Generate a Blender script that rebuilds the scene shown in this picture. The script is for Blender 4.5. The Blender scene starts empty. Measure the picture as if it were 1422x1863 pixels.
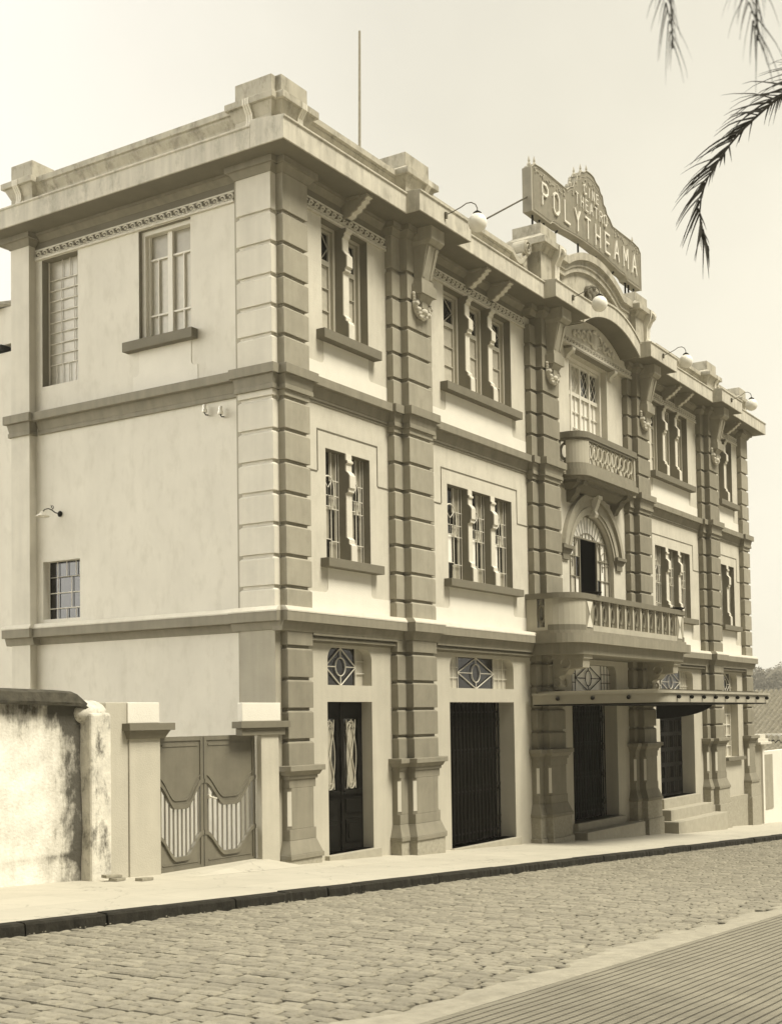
import bpy, bmesh, math, random
from mathutils import Vector, Matrix
random.seed(7)
R = math.radians
SC = bpy.context.scene
COL = SC.collection

# ------------------------------------------------------------------ camera
cam = bpy.data.cameras.new('camera')
camo = bpy.data.objects.new('camera', cam); COL.objects.link(camo)
r_ = Vector((0.5397682, -0.8416804, -0.0149809)); u_ = Vector((-0.0265211, -0.0347897, 0.9990427)); f_ = Vector((0.8413958, 0.5388541, 0.0411007))
m = Matrix.Identity(4)
for i in range(3):
    m[i][0] = r_[i]; m[i][1] = u_[i]; m[i][2] = -f_[i]
m.translation = Vector((-18.192, -13.849, 2.6))
camo.matrix_world = m
cam.sensor_fit = 'HORIZONTAL'; cam.sensor_width = 36.0
cam.lens = 2304.88 / 1422 * 36.0
cam.shift_y = (1211.45 - 931.5) / 1422
cam.clip_start = 0.1; cam.clip_end = 3000
cam.dof.use_dof = True; cam.dof.focus_distance = 27.0; cam.dof.aperture_fstop = 6.0
SC.camera = camo

# ------------------------------------------------------------------ sky and sun (thin overcast, veiled sun high in front of the facade)
SUN_EL, SUN_AZ = R(57), R(176)          # azimuth from +Y towards +X
world = bpy.data.worlds.new('World'); SC.world = world; world.use_nodes = True
nt = world.node_tree; nt.nodes.clear()
def nd(t, k, **kw):
    n = t.nodes.new(k)
    for a, b in kw.items(): setattr(n, a, b)
    return n
out = nd(nt, 'ShaderNodeOutputWorld'); bg = nd(nt, 'ShaderNodeBackground')
sky = nd(nt, 'ShaderNodeTexSky', sky_type='NISHITA', sun_disc=False, sun_elevation=SUN_EL, sun_rotation=SUN_AZ, dust_density=4.0)
bw = nd(nt, 'ShaderNodeRGBToBW')
tc = nd(nt, 'ShaderNodeTexCoord'); noi = nd(nt, 'ShaderNodeTexNoise'); noi.inputs['Scale'].default_value = 1.7; noi.inputs['Detail'].default_value = 5
cl = nd(nt, 'ShaderNodeMapRange'); cl.inputs['From Min'].default_value = .3; cl.inputs['From Max'].default_value = .7
cl.inputs['To Min'].default_value = 8.0; cl.inputs['To Max'].default_value = 10.5
mx = nd(nt, 'ShaderNodeMath', operation='MULTIPLY_ADD'); mx.inputs[1].default_value = .10
mul = nd(nt, 'ShaderNodeMix', data_type='RGBA', blend_type='MULTIPLY'); mul.inputs['Factor'].default_value = 1
mul.inputs['B'].default_value = (1.0, .955, .86, 1)
nt.links.new(sky.outputs[0], bw.inputs[0]); nt.links.new(tc.outputs['Generated'], noi.inputs['Vector'])
nt.links.new(noi.outputs['Fac'], cl.inputs['Value'])
nt.links.new(bw.outputs[0], mx.inputs[0]); nt.links.new(cl.outputs[0], mx.inputs[2])
# added unseen sky glow behind the building lights the side wall; street side dimmed
def lobe(v, amt, power=1):
    d = nd(nt, 'ShaderNodeVectorMath', operation='DOT_PRODUCT'); d.inputs[1].default_value = v; nt.links.new(tc.outputs['Generated'], d.inputs[0])
    c_ = nd(nt, 'ShaderNodeMath', operation='MAXIMUM'); c_.inputs[1].default_value = 0; nt.links.new(d.outputs['Value'], c_.inputs[0])
    w_ = nd(nt, 'ShaderNodeMath', operation='POWER'); w_.inputs[1].default_value = power; nt.links.new(c_.outputs[0], w_.inputs[0])
    p_ = nd(nt, 'ShaderNodeMath', operation='MULTIPLY'); p_.inputs[1].default_value = amt; nt.links.new(w_.outputs[0], p_.inputs[0]); return p_.outputs[0]
vd = nd(nt, 'ShaderNodeVectorMath', operation='DOT_PRODUCT'); vd.inputs[1].default_value = (.75, .66, 0); nt.links.new(tc.outputs['Generated'], vd.inputs[0])
vr = nd(nt, 'ShaderNodeMapRange', interpolation_type='SMOOTHSTEP'); vr.inputs['From Min'].default_value = -.1; vr.inputs['From Max'].default_value = .45
vr.inputs['To Min'].default_value = .15; vr.inputs['To Max'].default_value = 1.0; nt.links.new(vd.outputs['Value'], vr.inputs['Value'])
ad1 = nd(nt, 'ShaderNodeMath', operation='ADD'); nt.links.new(lobe((-.45,.89,0), 9.6, 5), ad1.inputs[0]); nt.links.new(vr.outputs[0], ad1.inputs[1])
mz = nd(nt, 'ShaderNodeMath', operation='MULTIPLY'); nt.links.new(mx.outputs[0], mz.inputs[0]); nt.links.new(ad1.outputs[0], mz.inputs[1])
nt.links.new(mz.outputs[0], mul.inputs['A'])
wd = nd(nt, 'ShaderNodeVectorMath', operation='DOT_PRODUCT'); wd.inputs[1].default_value = (.95, .2, .25); nt.links.new(tc.outputs['Generated'], wd.inputs[0])
wr = nd(nt, 'ShaderNodeMapRange', interpolation_type='SMOOTHSTEP'); wr.inputs['From Min'].default_value = .72; wr.inputs['From Max'].default_value = 1.0; nt.links.new(wd.outputs['Value'], wr.inputs['Value'])
wm = nd(nt, 'ShaderNodeMix', data_type='RGBA'); wm.inputs['A'].default_value = (1.0, .965, .88, 1); wm.inputs['B'].default_value = (.98, .93, .775, 1)
nt.links.new(wr.outputs[0], wm.inputs['Factor']); nt.links.new(wm.outputs['Result'], mul.inputs['B']); nt.links.new(mul.outputs['Result'], bg.inputs['Color'])
bg.inputs['Strength'].default_value = .083
nt.links.new(bg.outputs[0], out.inputs['Surface'])
sl = bpy.data.lights.new('sun', 'SUN'); sl.energy = 5.0; sl.angle = R(24); sl.color = (1, .935, .78)
so = bpy.data.objects.new('sun', sl); COL.objects.link(so)
sd = Vector((math.sin(SUN_AZ)*math.cos(SUN_EL), math.cos(SUN_AZ)*math.cos(SUN_EL), math.sin(SUN_EL)))
so.rotation_euler = sd.to_track_quat('Z', 'Y').to_euler(); so.location = (-30, 20, 40)
SC.view_settings.view_transform = 'Standard'; SC.view_settings.look = 'None'
SC.view_settings.exposure = 0.30; SC.view_settings.gamma = 1.0

# ------------------------------------------------------------------ materials (everything in a warm sepia scale)
def tint(v):
    t = min(1, max(0, (v - .05) / .75))
    return (v, v * (.91 + .06 * t), v * (.66 + .22 * t), 1)
def material(name, v, rough=.9, mott=.12, scale=3.0, bump=.15, bscale=60, streak=0.0, spec=.2, dirt=None, dirt_amt=0):
    mt = bpy.data.materials.new(name); mt.use_nodes = True
    t = mt.node_tree; b = t.nodes['Principled BSDF']
    b.inputs['Roughness'].default_value = rough; b.inputs['Specular IOR Level'].default_value = spec
    geo = nd(t, 'ShaderNodeNewGeometry')
    n1 = nd(t, 'ShaderNodeTexNoise'); n1.inputs['Scale'].default_value = scale; n1.inputs['Detail'].default_value = 6; n1.inputs['Roughness'].default_value = .65
    t.links.new(geo.outputs['Position'], n1.inputs['Vector'])
    rp = nd(t, 'ShaderNodeMapRange'); rp.inputs['From Min'].default_value = .25; rp.inputs['From Max'].default_value = .75
    rp.inputs['To Min'].default_value = 1 - mott; rp.inputs['To Max'].default_value = 1 + mott
    t.links.new(n1.outputs['Fac'], rp.inputs['Value'])
    fac = rp.outputs[0]
    if streak:
        mp = nd(t, 'ShaderNodeMapping'); mp.inputs['Scale'].default_value = (5, 5, .35)
        n2 = nd(t, 'ShaderNodeTexNoise'); n2.inputs['Scale'].default_value = 1.3; n2.inputs['Detail'].default_value = 4
        t.links.new(geo.outputs['Position'], mp.inputs['Vector']); t.links.new(mp.outputs[0], n2.inputs['Vector'])
        r2 = nd(t, 'ShaderNodeMapRange'); r2.inputs['From Min'].default_value = .3; r2.inputs['From Max'].default_value = .7
        r2.inputs['To Min'].default_value = 1 - streak; r2.inputs['To Max'].default_value = 1 + streak * .4
        t.links.new(n2.outputs['Fac'], r2.inputs['Value'])
        mm = nd(t, 'ShaderNodeMath', operation='MULTIPLY'); t.links.new(fac, mm.inputs[0]); t.links.new(r2.outputs[0], mm.inputs[1]); fac = mm.outputs[0]
    vm = nd(t, 'ShaderNodeVectorMath', operation='SCALE'); vm.inputs[0].default_value = tint(v)[:3]
    t.links.new(fac, vm.inputs['Scale'])
    res = vm.outputs[0]
    if dirt is not None:
        mp = nd(t, 'ShaderNodeMapping'); mp.inputs['Scale'].default_value = (1.6, 1.6, .8)
        n3 = nd(t, 'ShaderNodeTexNoise'); n3.inputs['Scale'].default_value = 2.2; n3.inputs['Detail'].default_value = 9; n3.inputs['Roughness'].default_value = .72
        t.links.new(geo.outputs['Position'], mp.inputs['Vector']); t.links.new(mp.outputs[0], n3.inputs['Vector'])
        r3 = nd(t, 'ShaderNodeMapRange'); r3.inputs['From Min'].default_value = .5; r3.inputs['From Max'].default_value = .66; r3.inputs['To Max'].default_value = dirt_amt
        t.links.new(n3.outputs['Fac'], r3.inputs['Value'])
        mi = nd(t, 'ShaderNodeMix', data_type='RGBA'); mi.inputs['B'].default_value = tint(dirt)
        t.links.new(r3.outputs[0], mi.inputs['Factor']); t.links.new(res, mi.inputs['A']); res = mi.outputs['Result']
    t.links.new(res, b.inputs['Base Color'])
    if bump:
        nb = nd(t, 'ShaderNodeTexNoise'); nb.inputs['Scale'].default_value = bscale; nb.inputs['Detail'].default_value = 3
        t.links.new(geo.outputs['Position'], nb.inputs['Vector'])
        bp = nd(t, 'ShaderNodeBump'); bp.inputs['Strength'].default_value = bump; bp.inputs['Distance'].default_value = .01
        t.links.new(nb.outputs['Fac'], bp.inputs['Height']); t.links.new(bp.outputs[0], b.inputs['Normal'])
    return mt
M = {}
M['wall'] = material('cream_stucco', .55, mott=.09, scale=1.2, bump=.5, bscale=35, streak=.05, dirt=.40, dirt_amt=.35)
M['side'] = material('smooth_cream_plaster', .65, mott=.06, scale=.9, bump=.2, bscale=50, streak=.02, dirt=.50, dirt_amt=.4)
M['ground'] = material('pale_ground_floor_plaster', .45, mott=.08, scale=1.5, bump=.5, bscale=40, streak=.06)
M['white'] = material('white_plaster', .70, mott=.05, scale=2, bump=.5, bscale=45)
M['trim'] = material('white_trim_plaster', .60, mott=.05, scale=5, bump=.1)
M['grey'] = material('grey_painted_plaster', .325, mott=.12, scale=1.6, bump=.4, bscale=50, streak=.08, dirt=.22, dirt_amt=.35)
M['greys'] = material('light_grey_painted_plaster', .40, mott=.10, scale=1.6, bump=.3, bscale=55, streak=.08)
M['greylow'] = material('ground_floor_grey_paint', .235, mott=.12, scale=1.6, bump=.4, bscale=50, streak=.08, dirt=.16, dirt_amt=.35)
M['greymid'] = material('middle_pier_darker_grey', .245, mott=.12, scale=1.6, bump=.4, bscale=50, streak=.08, dirt=.17, dirt_amt=.35)  # darker grey for pilasters C, D and E
M['sidelow'] = material('lower_pier_grey_plaster', .36, mott=.1, scale=1.6, bump=.3, streak=.08)
M['sidepier'] = material('pale_grey_pier_plaster', .60, mott=.09, scale=1.6, bump=.3, bscale=55, streak=.06)
M['reveal'] = material('grey_reveal_paint', .22, mott=.08, scale=3, bump=.1)
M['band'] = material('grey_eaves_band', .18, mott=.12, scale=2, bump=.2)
M['belt'] = material('grey_moulding_plaster', .24, mott=.09, scale=2.5, bump=.2, streak=.12)
M['cornice'] = material('weathered_cornice_plaster', .53, mott=.12, scale=2, bump=.3, streak=.18, dirt=.16, dirt_amt=.45)
M['parapet'] = material('weathered_parapet_plaster', .42, mott=.14, scale=3, bump=.35, streak=.12, dirt=.12, dirt_amt=.6)
M['plinth'] = material('rough_stone_plaster', .33, mott=.22, scale=14, bump=.9, bscale=40)
M['sill'] = material('dark_grey_sill', .17, mott=.1, scale=4, bump=.2)
M['relief'] = material('relief_plaster', .58, mott=.15, scale=8, bump=.3)
M['reliefdark'] = material('relief_ground_plaster', .14, mott=.1)
M['frame'] = material('pale_window_paint', .66, rough=.5, mott=.05, bump=0)
M['frameg'] = material('grey_window_paint', .42, rough=.6, mott=.05, bump=0)
M['metal'] = material('pale_iron_bars', .62, rough=.6, mott=.1, bump=0)
M['iron'] = material('dark_iron', .012, rough=.7, mott=.2, bump=0, spec=.08)
M['gate'] = material('grey_gate_paint', .155, rough=.5, mott=.16, scale=3, bump=.1, spec=.35, streak=.12)
M['wood'] = material('dark_varnished_wood', .007, rough=.6, mott=.3, scale=6, bump=.1, spec=.08)
M['black'] = material('black_interior', .006, rough=1, mott=0, bump=0, spec=0)
M['pdark'] = material('dark_glass', .012, rough=.12, mott=.1, bump=0, spec=.5)
M['pgrey'] = material('grey_frosted_glass', .32, rough=.35, mott=.12, scale=9, bump=0, spec=.4)
M['pmid'] = material('curtained_glass', .46, rough=.35, mott=.12, scale=9, bump=0, spec=.4)
M['pwhite'] = material('white_curtained_glass', .80, rough=.35, mott=.06, scale=9, bump=0, spec=.4)
M['canopy'] = material('painted_canopy_metal', .36, rough=.6, mott=.1, scale=3, bump=.05)
M['oldwall'] = material('stained_whitewash', .86, mott=.12, scale=4, bump=1, bscale=25, dirt=.06, dirt_amt=.92)
def stained(name):
    mt = material(name, .74, mott=.16, scale=3.2, bump=1, bscale=22)
    t = mt.node_tree; b = t.nodes['Principled BSDF']; src = b.inputs['Base Color'].links[0].from_socket
    geo = nd(t, 'ShaderNodeNewGeometry'); sp_ = nd(t, 'ShaderNodeSeparateXYZ'); t.links.new(geo.outputs['Position'], sp_.inputs[0])
    def noise(scale, det, vec):
        mp = nd(t, 'ShaderNodeMapping'); mp.inputs['Scale'].default_value = vec; t.links.new(geo.outputs['Position'], mp.inputs['Vector'])
        n = nd(t, 'ShaderNodeTexNoise'); n.inputs['Scale'].default_value = scale; n.inputs['Detail'].default_value = det; n.inputs['Roughness'].default_value = .7; t.links.new(mp.outputs[0], n.inputs['Vector']); return n.outputs['Fac']
    def rng(v, a, b_, c, d):
        r = nd(t, 'ShaderNodeMapRange'); r.inputs[1].default_value = a; r.inputs[2].default_value = b_; r.inputs[3].default_value = c; r.inputs[4].default_value = d; t.links.new(v, r.inputs[0]); return r.outputs[0]
    def op(k, a, b_):
        n = nd(t, 'ShaderNodeMath', operation=k)
        for i_, q in enumerate((a, b_)):
            if isinstance(q, (int, float)): n.inputs[i_].default_value = q
            else: t.links.new(q, n.inputs[i_])
        return n.outputs[0]
    big = noise(1.7, 9, (1, 1, .8)); fine = noise(9, 7, (1, 1, .45)); run = noise(6, 6, (1, 1, .12))
    top = rng(sp_.outputs['Z'], 2.2, 2.85, 0, .27); foot = rng(sp_.outputs['Z'], .72, .66, 0, .10); foot2 = rng(sp_.outputs['Z'], .52, .64, 0, 1)
    edge = rng(sp_.outputs['X'], -5.5, -4.85, 0, .30)
    acc = op('ADD', op('ADD', op('MULTIPLY', big, .5), op('MULTIPLY', fine, .35)), op('MULTIPLY', run, .3))
    acc = op('ADD', acc, op('ADD', op('ADD', top, op('MULTIPLY', foot, foot2)), edge))
    soft = rng(acc, .56, .78, 0, .55); hard = rng(acc, .74, .88, 0, .9)
    m1 = nd(t, 'ShaderNodeMix', data_type='RGBA'); m1.inputs['B'].default_value = tint(.30); t.links.new(soft, m1.inputs['Factor']); t.links.new(src, m1.inputs['A'])
    m2 = nd(t, 'ShaderNodeMix', data_type='RGBA'); m2.inputs['B'].default_value = tint(.035); t.links.new(hard, m2.inputs['Factor']); t.links.new(m1.outputs['Result'], m2.inputs['A'])
    t.links.new(m2.outputs['Result'], b.inputs['Base Color']); return mt
M['oldpier'] = material('stained_pier_whitewash', .60, mott=.3, scale=4, bump=.8, bscale=25, dirt=.05, dirt_amt=.95)
M['oldwall'] = stained('stained_whitewash')
M['moss'] = material('mossy_coping', .06, mott=.6, scale=7, bump=1, bscale=30)
M['pave'] = material('pale_cement_pavement', .46, mott=.08, scale=1.1, bump=.4, bscale=30, dirt=.42, dirt_amt=.35)
M['kerb'] = material('dark_granite_kerb', .022, mott=.5, scale=7, bump=.9, bscale=30)
M['cobble'] = material('granite_cobbles', .235, mott=.22, scale=14, bump=.8, bscale=45, spec=.3, dirt=.2, dirt_amt=.5)
M['joint'] = material('sandy_joints', .045, mott=.4, scale=9, bump=.8)
M['gutter'] = material('worn_gutter_cement', .30, mott=.22, scale=3.5, bump=.7, bscale=25, dirt=.22, dirt_amt=.7)
M['step'] = material('pale_step_stone', .36, mott=.12, scale=5, bump=.3)
M['sign'] = material('grey_sign_board', .24, rough=.7, mott=.2, scale=3, bump=.1, streak=.12)
M['letter'] = material('pale_sign_letters', .72, rough=.6, mott=.06, bump=0)
M['globe'] = material('opal_glass', .86, rough=.25, mott=.01, bump=0, spec=.5)
M['tile'] = material('weathered_clay_tiles', .17, mott=.45, scale=5, bump=.6, bscale=20)
M['paletile'] = material('lichen_pale_tiles', .42, mott=.4, scale=9, bump=.8, bscale=20)
M['earth'] = material('dry_earth', .3, mott=.2, scale=1)
M['leaf'] = material('tree_leaves', .12, rough=.7, mott=.4, scale=1, bump=0)
M['palm'] = material('palm_leaflets', .028, rough=.55, mott=.4, scale=9, bump=0)
M['bark'] = material('palm_bark', .1, mott=.3, scale=6, bump=.8, bscale=12)
M['brick'] = material('loose_brick', .28, mott=.25, scale=12, bump=.5)
M['porc'] = material('white_porcelain', .88, rough=.2, mott=.01, bump=0, spec=.6)
M['mask'] = material('dark_weathered_relief', .13, mott=.4, scale=14, bump=.6)

# ------------------------------------------------------------------ mesh helpers
class MB:
    def __init__(s): s.v = []; s.f = []; s.mi = []; s.cur = 0
    def add(s, vs, fs):
        o = len(s.v); s.v += [tuple(p) for p in vs]
        for f in fs: s.f.append(tuple(o + i for i in f)); s.mi.append(s.cur)
        return s
    def box(s, x0, x1, y0, y1, z0, z1):
        return s.add([(x0,y0,z0),(x1,y0,z0),(x1,y1,z0),(x0,y1,z0),(x0,y0,z1),(x1,y0,z1),(x1,y1,z1),(x0,y1,z1)],
                     [(0,3,2,1),(4,5,6,7),(0,1,5,4),(1,2,6,5),(2,3,7,6),(3,0,4,7)])
    def frus(s, b, t):      # bottom (x0,x1,y0,y1,z) and top rectangles
        x0,x1,y0,y1,z = b; X0,X1,Y0,Y1,Z = t
        return s.add([(x0,y0,z),(x1,y0,z),(x1,y1,z),(x0,y1,z),(X0,Y0,Z),(X1,Y0,Z),(X1,Y1,Z),(X0,Y1,Z)],
                     [(0,3,2,1),(4,5,6,7),(0,1,5,4),(1,2,6,5),(2,3,7,6),(3,0,4,7)])
    def prism(s, poly, ax, a0, a1):
        n = len(poly)
        def P(p, a): return (a, p[0], p[1]) if ax == 'x' else (p[0], a, p[1]) if ax == 'y' else (p[0], p[1], a)
        vs = [P(p, a0) for p in poly] + [P(p, a1) for p in poly]
        fs = [tuple(range(n)), tuple(range(2*n-1, n-1, -1))] + [(i, i+n, (i+1) % n + n, (i+1) % n) for i in range(n)]
        return s.add(vs, fs)
    def band(s, a, b, ax, d0, d1):   # strip between two polylines a and b, given depth
        for i in range(len(a)-1): s.prism([a[i], a[i+1], b[i+1], b[i]], ax, d0, d1)
        return s
    def tube(s, pts, r, n=8, cap=True):
        pts = [Vector(p) for p in pts]; rr = r if isinstance(r, (list, tuple)) else [r]*len(pts)
        rings = []; up = None
        for i, p in enumerate(pts):
            d = (pts[min(i+1, len(pts)-1)] - pts[max(i-1, 0)]).normalized()
            if up is None:
                up = Vector((0,0,1)) if abs(d.z) < .9 else Vector((1,0,0))
            a = d.cross(up).normalized(); b = a.cross(d).normalized(); up = b
            rings.append([p + (a*math.cos(t) + b*math.sin(t))*rr[i] for t in [2*math.pi*k/n for k in range(n)]])
        vs = [q for ring in rings for q in ring]; fs = []
        for i in range(len(rings)-1):
            for k in range(n):
                fs.append((i*n+k, i*n+(k+1) % n, (i+1)*n+(k+1) % n, (i+1)*n+k))
        if cap: fs += [tuple(range(n-1, -1, -1)), tuple(range((len(rings)-1)*n, len(rings)*n))]
        return s.add(vs, fs)
    def sph(s, c, r, n=12, k=8):
        rx, ry, rz = r if isinstance(r, (list, tuple)) else (r, r, r)
        vs = [(c[0], c[1], c[2]-rz)]; fs = []
        for i in range(1, k):
            t = -math.pi/2 + math.pi*i/k
            for j in range(n):
                a = 2*math.pi*j/n
                vs.append((c[0]+rx*math.cos(t)*math.cos(a), c[1]+ry*math.cos(t)*math.sin(a), c[2]+rz*math.sin(t)))
        vs.append((c[0], c[1], c[2]+rz)); L = len(vs)-1
        for j in range(n):
            fs.append((0, 1+(j+1) % n, 1+j)); fs.append((L, 1+(k-2)*n+j, 1+(k-2)*n+(j+1) % n))
            for i in range(k-2):
                fs.append((1+i*n+j, 1+i*n+(j+1) % n, 1+(i+1)*n+(j+1) % n, 1+(i+1)*n+j))
        return s.add(vs, fs)
    def ring(s, c, R0, r, ax='y', a0=0, a1=2*math.pi, n=16, k=6, sz=1.0, sx=1.0):
        pts = []
        full = abs(a1-a0-2*math.pi) < 1e-4
        for i in range(n+1):
            t = a0 + (a1-a0)*i/n
            a, b = R0*sx*math.cos(t), R0*sz*math.sin(t)
            pts.append((c[0]+a, c[1], c[2]+b) if ax == 'y' else (c[0], c[1]+a, c[2]+b) if ax == 'x' else (c[0]+a, c[1]+b, c[2]))
        return s.tube(pts, r, k, not full)
    def lathe(s, c, prof, n=16):
        vs = []; fs = []
        for (r, z) in prof:
            for j in range(n):
                a = 2*math.pi*j/n; vs.append((c[0]+r*math.cos(a), c[1]+r*math.sin(a), c[2]+z))
        for i in range(len(prof)-1):
            for j in range(n): fs.append((i*n+j, i*n+(j+1) % n, (i+1)*n+(j+1) % n, (i+1)*n+j))
        return s.add(vs, fs)
    def build(s, name, mat, parent=None, smooth=False, bevel=0):
        me = bpy.data.meshes.new(name); me.from_pydata(s.v, [], s.f)
        mats = mat if isinstance(mat, (list, tuple)) else [mat]
        for q in mats: me.materials.append(M[q] if isinstance(q, str) else q)
        if len(mats) > 1:
            me.polygons.foreach_set('material_index', s.mi)
        if smooth: me.polygons.foreach_set('use_smooth', [True]*len(me.polygons))
        me.update()
        bm = bmesh.new(); bm.from_mesh(me); bmesh.ops.recalc_face_normals(bm, faces=bm.faces); bm.to_mesh(me); bm.free()
        o = bpy.data.objects.new(name, me); COL.objects.link(o)
        if parent is not None: o.parent = parent
        if bevel:
            md = o.modifiers.new('edge', 'BEVEL'); md.width = bevel; md.segments = 2; md.limit_method = 'ANGLE'; md.angle_limit = R(40)
        return o
def thing(name, label, cat, loc=(0, 0, 0), group=None):
    o = bpy.data.objects.new(name, None); COL.objects.link(o); o.location = loc
    o['label'] = label; o['category'] = cat
    if group: o['group'] = group
    return o
def tag(o, label, cat, group=None):
    o['label'] = label; o['category'] = cat
    if group: o['group'] = group
    return o
def structure(o): o['kind'] = 'structure'; return o
def relabel(o, label): o['label'] = label; return o
def plate(name, outer, holes, ax, d0, d1, mat, parent=None):
    """flat slab with holes: outline in (x,z) for ax 'y', (y,z) for ax 'x'; depth d0..d1"""
    cu = bpy.data.curves.new(name, 'CURVE'); cu.dimensions = '2D'; cu.fill_mode = 'BOTH'; cu.extrude = (d1-d0)/2
    for poly in [outer] + holes:
        sp = cu.splines.new('POLY'); sp.points.add(len(poly)-1); sp.use_cyclic_u = True
        for i, p in enumerate(poly): sp.points[i].co = (p[0], p[1], 0, 1)
    tmp = bpy.data.objects.new('tmp', cu); COL.objects.link(tmp)
    dg = bpy.context.evaluated_depsgraph_get()
    me = bpy.data.meshes.new_from_object(tmp.evaluated_get(dg))
    bpy.data.objects.remove(tmp); bpy.data.curves.remove(cu)
    mid = (d0+d1)/2
    for v in me.vertices:
        a, b, c = v.co
        v.co = (a, mid+c, b) if ax == 'y' else (mid+c, a, b)
    me.materials.clear(); me.materials.append(M[mat]); me.name = name
    bm = bmesh.new(); bm.from_mesh(me); bmesh.ops.remove_doubles(bm, verts=bm.verts, dist=.0002); bmesh.ops.recalc_face_normals(bm, faces=bm.faces); bm.to_mesh(me); bm.free()
    for p in me.polygons: p.use_smooth = False
    o = bpy.data.objects.new(name, me); COL.objects.link(o)
    if parent is not None: o.parent = parent
    return o
def rect(x0, x1, z0, z1): return [(x0,z0),(x1,z0),(x1,z1),(x0,z1)]
def arc(cx, cz, r, a0, a1, n, rz=None):
    return [(cx + r*math.cos(a0+(a1-a0)*i/n), cz + (rz or r)*math.sin(a0+(a1-a0)*i/n)) for i in range(n+1)]
def chord_arc(x0, x1, z0, rise, n=24):       # flat-arch polyline from x0 to x1
    h = (x1-x0)/2; Rr = (h*h+rise*rise)/(2*rise); cx = (x0+x1)/2; cz = z0+rise-Rr; a = math.asin(h/Rr)
    return [(cx+Rr*math.sin(-a+2*a*i/n), cz+Rr*math.cos(-a+2*a*i/n)) for i in range(n+1)]
def G(x): return -.053*x
CX = 14.03                                  # middle of the front
WY = .17                                    # plane of the front walls

# ------------------------------------------------------------------ ground, road, pavements
def strip(y0, y1, off, x0=-40, x1=60, n=1):
    mb = MB(); mb.add([(x0,y0,G(x0)+off),(x1,y0,G(x1)+off),(x1,y1,G(x1)+off),(x0,y1,G(x0)+off)], [(0,1,2,3)]); return mb
mb = MB()
xs = [-420, -60, 62, 420]
for i in range(3):
    z = [G(-60)-.5, G(-60)-.5, G(62)-.5, G(62)-.5]
    mb.add([(xs[i],-420,z[i]),(xs[i+1],-420,z[i+1]),(xs[i+1],420,z[i+1]),(xs[i],420,z[i])], [(0,1,2,3)])
structure(mb.build('ground', 'earth'))
structure(strip(-9.05, -3.0, -.175, -60, 62).build('road', 'joint'))
def scored(mt, px, py, amt=.35):
    t = mt.node_tree; b = t.nodes['Principled BSDF']; src = b.inputs['Base Color'].links[0].from_socket
    geo = nd(t, 'ShaderNodeNewGeometry')
    br = nd(t, 'ShaderNodeTexBrick'); br.offset = .5; br.inputs['Scale'].default_value = 1; br.inputs['Mortar Size'].default_value = .008; br.inputs['Brick Width'].default_value = px; br.inputs['Row Height'].default_value = py
    br.inputs['Color1'].default_value = (1,1,1,1); br.inputs['Color2'].default_value = (.93,.93,.93,1); br.inputs['Mortar'].default_value = (1-amt,1-amt,1-amt,1)
    t.links.new(geo.outputs['Position'], br.inputs['Vector'])
    vo = nd(t, 'ShaderNodeTexVoronoi', feature='DISTANCE_TO_EDGE'); vo.inputs['Scale'].default_value = .45
    nz_ = nd(t, 'ShaderNodeTexNoise'); nz_.inputs['Scale'].default_value = 2; nz_.inputs['Detail'].default_value = 6; t.links.new(geo.outputs['Position'], nz_.inputs['Vector'])
    va = nd(t, 'ShaderNodeVectorMath', operation='ADD'); t.links.new(geo.outputs['Position'], va.inputs[0]); t.links.new(nz_.outputs['Color'], va.inputs[1]); t.links.new(va.outputs[0], vo.inputs['Vector'])
    cr_ = nd(t, 'ShaderNodeMapRange'); cr_.inputs['From Max'].default_value = .006; cr_.inputs['To Min'].default_value = .62; t.links.new(vo.outputs['Distance'], cr_.inputs['Value'])
    m_ = nd(t, 'ShaderNodeMix', data_type='RGBA', blend_type='MULTIPLY'); m_.inputs['Factor'].default_value = 1; t.links.new(src, m_.inputs['A']); t.links.new(br.outputs['Color'], m_.inputs['B'])
    v_ = nd(t, 'ShaderNodeVectorMath', operation='SCALE'); t.links.new(m_.outputs['Result'], v_.inputs[0]); t.links.new(cr_.outputs[0], v_.inputs['Scale']); t.links.new(v_.outputs[0], b.inputs['Base Color'])
scored(M['pave'], 1.9, 1.0, .22)
# pavement in front of the theatre: kerb stones are its edge
mb = MB()
for i in range(50):
    x0 = -40+2*i; x1 = x0+2
    mb.add([(x0,-2.99,G(x0)),(x1,-2.99,G(x1)),(x1,3.0,G(x1)),(x0,3.0,G(x0))], [(0,1,2,3)])
structure(mb.build('pavement', 'pave'))
mb = MB(); x = -30
while x < 60:
    L = random.uniform(.8, 1.5); j = random.uniform(-.012, .012); zt = .004+random.uniform(-.006, .006)
    x1 = x+L-.012
    nseg = 14
    ring = []
    for k in range(nseg+1):
        xx = x+(x1-x)*k/nseg; g = G(xx)
        e = random.uniform(-.016, .016) if 0 < k < nseg else random.uniform(.01, .03)
        ring.append([(xx,-3.17+j+e,g-.19),(xx,-3.155+j+e*.8,g-.03+zt),(xx,-3.13+j+e*.5,g+zt-abs(e)*.5),(xx,-2.98,g+zt),(xx,-2.98,g-.19)])
    vs = [p for q in ring for p in q]; fs = []
    for k in range(nseg):
        for q in range(5): fs.append((k*5+q, k*5+(q+1) % 5, (k+1)*5+(q+1) % 5, (k+1)*5+q))
    fs += [(0,1,2,3,4), tuple(nseg*5+q for q in (4,3,2,1,0))]
    mb.add(vs, fs); x += L
structure(mb.build('kerb', 'kerb', bevel=0))
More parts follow.
